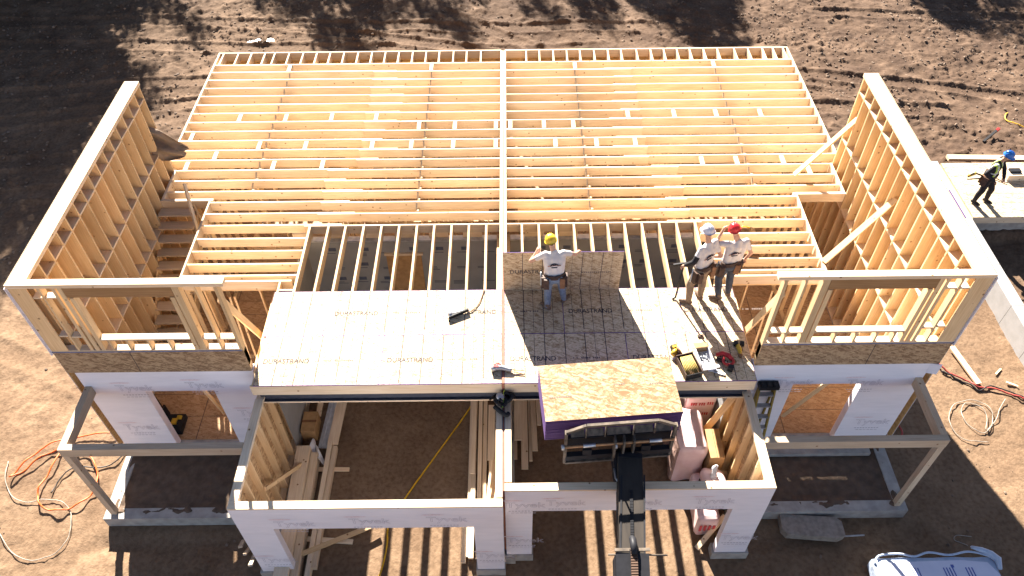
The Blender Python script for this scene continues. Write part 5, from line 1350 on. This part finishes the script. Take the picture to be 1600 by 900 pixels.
    if black_sleeve:
        el, ha = black_sleeve
        m0 = MB(); sh = 's' + el[1]
        capsule(m0, P[sh].lerp(P[el], .6), P[el], .062, .058); capsule(m0, P[el], P[el].lerp(P[ha], .85), .057, .045); geo = remesh(m0, .012, 3)
        mb = MB(); add_mesh(mb, geo, M['blackcloth']); mb.build('arm_sleeve', root)
    return root, P
# man holding the panel
person(dict(fwd=(0.05, 1, 0), look=(.0, 1, -.25), pel=(1.04, 1.93, .97), sL=(.85, 2.03, 1.48), sR=(1.20, 2.03, 1.51), head=(.955, 2.12, 1.74),
            eL=(.57, 2.10, 1.22), hL=(.68, 2.22, 1.34), eR=(1.44, 2.14, 1.36), hR=(1.52, 2.30, 1.26), cL=(0, .6, -1), cR=(.3, .3, -1),
            kL=(.92, 1.99, .53), kR=(1.20, 2.10, .54), aL=(.92, 1.88, .11), aR=(1.27, 2.08, .11), tL=(.76, 2.05, .05), tR=(1.42, 2.26, .05)),
       'man in yellow helmet, white T-shirt and pale jeans bending over an upright panel', 'hatyellow', 'jeans')
# man in white helmet with a pry bar
r_, P_ = person(dict(fwd=(-.35, .94, 0), look=(-.5, .85, -.15), pel=(4.03, 2.10, .99), sL=(3.93, 2.12, 1.48), sR=(4.21, 2.28, 1.53), head=(4.03, 2.28, 1.80),
            eL=(3.80, 2.02, 1.21), hL=(3.66, 2.12, 1.02), eR=(4.36, 2.18, 1.22), hR=(4.26, 2.34, 1.05),
            kL=(3.84, 2.06, .53), kR=(4.12, 2.20, .54), aL=(3.86, 1.99, .11), aR=(4.13, 2.14, .11), tL=(3.68, 2.06, .05), tR=(4.05, 2.35, .05)),
       'man in white helmet, white T-shirt and khaki trousers with one black arm sleeve', 'hatwhite', 'khaki', black_sleeve=('eL', 'hL'))
mb = MB(); h = P_['hL'] + Vector((-.01, .06, -.04)); mb.tube([h + Vector((.02, .03, .02)), h + Vector((-.01, -.02, -.5)), h + Vector((-.03, -.05, -.92))], .02, M['black'], 8)
mb.beam(h + Vector((-.2, 0, .0)), h + Vector((.06, .02, .03)), .035, .045, M['black']); mb.tube([h + Vector((-.03, -.05, -.92)), h + Vector((-.10, -.08, -.95))], .02, M['black'], 7)
tag(mb.build('pry_bar', None, origin=h), 'long black pry bar held upright by the man in the white helmet', 'pry bar')
# man in red helmet
r_, P_ = person(dict(fwd=(.25, .97, 0), look=(.1, 1, -.2), pel=(4.60, 2.20, 1.00), sL=(4.49, 2.22, 1.51), sR=(4.82, 2.26, 1.55), head=(4.55, 2.32, 1.80),
            eL=(4.24, 2.34, 1.42), hL=(4.36, 2.42, 1.69), eR=(4.95, 2.20, 1.28), hR=(4.92, 2.28, 1.05), cL=(.5, 0, .5),
            kL=(4.45, 2.22, .54), kR=(4.70, 2.28, .54), aL=(4.50, 2.10, .11), aR=(4.73, 2.22, .11), tL=(4.28, 2.16, .05), tR=(4.66, 2.45, .05)),
       'man in red helmet, white T-shirt and dark jeans raising a hand to his helmet', 'hatred', 'jeansdark')
mb = MB(); h = P_['hR'] + Vector((.0, .06, -.06)); mb.tube([h + Vector((-.06, 0, .02)), h + Vector((.12, .02, -.02)), h + Vector((.30, .04, -.05))], .014, M['black'], 7); mb.tube([h + Vector((-.08, -.04, .02)), h + Vector((-.06, .06, .03))], .022, M['black'], 8)
tag(mb.build('hammer', None, origin=h), 'dark hammer held low by the man in the red helmet', 'hammer')
mb = MB(); h = P_['head'] + Vector((.12, .02, .06)); mb.tube([h, h + Vector((.10, .03, -.03)), h + Vector((.19, .05, -.07))], [.016, .014, .012], M['hatyellow'], 7); mb.tube([h + Vector((.19, .05, -.07)), h + Vector((.26, .07, -.10))], [.011, .007], M['leather'], 7)
tag(mb.build('pencil', None, origin=h), 'stubby yellow marker tucked behind the ear of the man in the red helmet', 'marker')
# man on the neighbouring deck
r_, P_ = person(dict(fwd=(.75, -.6, 0), look=(.8, -.5, -.35), pel=(13.56, 8.12, -1.72), sL=(13.78, 8.32, -1.27), sR=(13.50, 8.02, -1.29), head=(13.72, 8.10, -1.00),
            eL=(13.90, 8.20, -1.52), hL=(13.85, 7.98, -1.66), eR=(13.30, 7.98, -1.52), hR=(13.52, 7.85, -1.68),
            kL=(13.76, 8.06, -2.15), kR=(13.46, 8.00, -2.15), aL=(13.83, 8.14, -2.58), aR=(13.46, 8.08, -2.58), tL=(13.95, 8.0, -2.6), tR=(13.58, 7.92, -2.6)),
       'man in blue helmet, lime safety vest and black clothes standing on the neighbouring deck', 'hatblue', 'blackcloth', shirt='blackcloth', boots='blackcloth', vest=True)
mb = MB()
p = P_['pel'] + Vector((-.20, -.05, .0)); mb.tube(smooth_path([p, p + Vector((-.16, 0, .1)), p + Vector((-.36, 0, .14)), p + Vector((-.46, 0, .02))], 4), .022, M['black'], 7); mb.tube([p + Vector((-.28, 0, .15)), p + Vector((-.46, 0, .05))], .035, M['yellow'], 8)
mb.tube([p + Vector((0, 0, -.03)), p + Vector((-.44, 0, -.06))], .02, M['black'], 7); mb.build('nail_puller', r_)
mb = MB(); p = P_['pel'] + Vector((.18, -.05, -.05)); mb.tube([p, p + Vector((.2, -.02, -.1)), p + Vector((.36, -.03, -.13))], .014, M['black'], 7); mb.tube([p + Vector((0, 0, -.06)), p + Vector((.38, 0, -.22))], .012, M['leather'], 7); mb.build('hammer', r_)

# ------------------------------------------------------------------ trees beyond the plot (out of frame, their shade falls on the soil)
def make_tree(h, cr, crown0, n, seed):
    rnd = random.Random(seed)
    r = bpy.data.objects.new('shade_tree', None); COL.objects.link(r)
    mb = MB(); mb.tube([(0, 0, -.4), (.05, .02, h * .3), (-.05, .05, h * .6), (0, 0, h * .93)], [.26, .2, .12, .03], M['bark'], 9)
    tips = []
    for k in range(16):
        z = h * (crown0 + (.92 - crown0) * k / 16); a = k * 2.4; L = cr * (1.05 - .75 * abs(k / 16 - .35)) * rnd.uniform(.7, 1.1)
        e = Vector((L * math.cos(a), L * math.sin(a), z + L * .35)); mb.tube([(0, 0, z), (e.x * .5, e.y * .5, z + L * .12), e], [.07, .045, .015], M['bark'], 6); tips += [e, e * .6 + Vector((0, 0, z * .4))]
    t_ = mb.build('trunk'); t_.parent = r
    mb = MB()
    cl = [(t0 + Vector((rnd.gauss(0, .3), rnd.gauss(0, .3), rnd.gauss(0, .35))), rnd.uniform(.5, 1.0) * cr * .42) for t0 in tips for _ in range(2)] + [(Vector((0, 0, h * .95)), cr * .3)]
    for k in range(n):
        c, rr = cl[rnd.randrange(len(cl))]; p = c + Vector((rnd.gauss(0, .5), rnd.gauss(0, .5), rnd.gauss(0, .5))) * rr
        a = Vector((rnd.uniform(-1, 1), rnd.uniform(-1, 1), rnd.uniform(-1, 1))).normalized(); b = a.orthogonal().normalized(); s_ = rnd.uniform(.08, .17)
        mb.face([p + a * s_, p + b * s_ * .6, p - a * s_, p - b * s_ * .6], [(0, 0)] * 4, M['leaf'], .5)
    c_ = mb.build('crown'); c_.parent = r
    return r
protoA = make_tree(11, 2.0, .22, 9000, 3)
def put(x, y, s_, lab, first=[True], sx=1.0, grp=None):
    if first[0]: r = protoA; first[0] = False
    else:
        r = protoA.copy(); COL.objects.link(r)
        for ch in protoA.children: c = ch.copy(); COL.objects.link(c); c.parent = r
    r.location = (x, y, G); r.rotation_euler = (0, 0, x * 1.7); r.scale = (s_ * sx, s_ * sx, s_)
    tag(r, lab, 'tree', 'trees beyond the far left corner' if 'left' in lab else 'trees beyond the far edge')
L_ = 1 / math.tan(SUN_EL)
def tip(x, y, h):   # tree of height h whose top's shade reaches (x, y)
    return x + SUN_H.x * h * L_, y + SUN_H.y * h * L_
k = 0
for (x, y, h, sx) in ((-5.4, 17.2, 11.5, .9), (-8.7, 19.9, 11, .6), (-1.5, 18.5, 11.5, .75), (2.2, 19.0, 11, .5), (4.3, 18.7, 11.3, .55), (6.4, 19.6, 11, .5), (9.1, 17.6, 12, 1.1), (8.0, 20.0, 12, 1.1), (-4.6, 20.0, 12.5, 1.0),
                      (18.3, 19.0, 12, .9), (21.5, 16.8, 13, 1.2), (-14.5, 15.0, 15, 1.2), (-17, 18, 15, 1.4)):
    tx, ty_ = tip(x, y, h); put(tx, ty_, h / 11, 'leafy tree standing beyond the far edge of the bare soil, shading it', sx=sx); k += 1
for (x, y, yt, sx) in ((-13.7, 5.6, 25.0, 1.1), (-15.8, 4.6, 26, 1.3), (-18, 5, 27, 1.3), (-20.5, 5, 26, 1.3), (-23, 6, 27, 1.3), (-14.6, 8, 30, 1.2), (-17, 8, 31, 1.4),
                       (-20, 9, 30, 1.4), (-14.4, 12, 27, 1.2), (-16.5, 13, 29, 1.3), (-19, 13, 28, 1.3), (-22, 12, 30, 1.4), (-24.5, 10, 29, 1.5)):
    h = (yt - y) / (SUN_H.y * L_); put(x + SUN_H.x * h * L_, yt, h / 11, 'leafy tree standing beyond the far left corner, darkening the soil there', sx=sx); k += 1
bpy.context.view_layer.update()
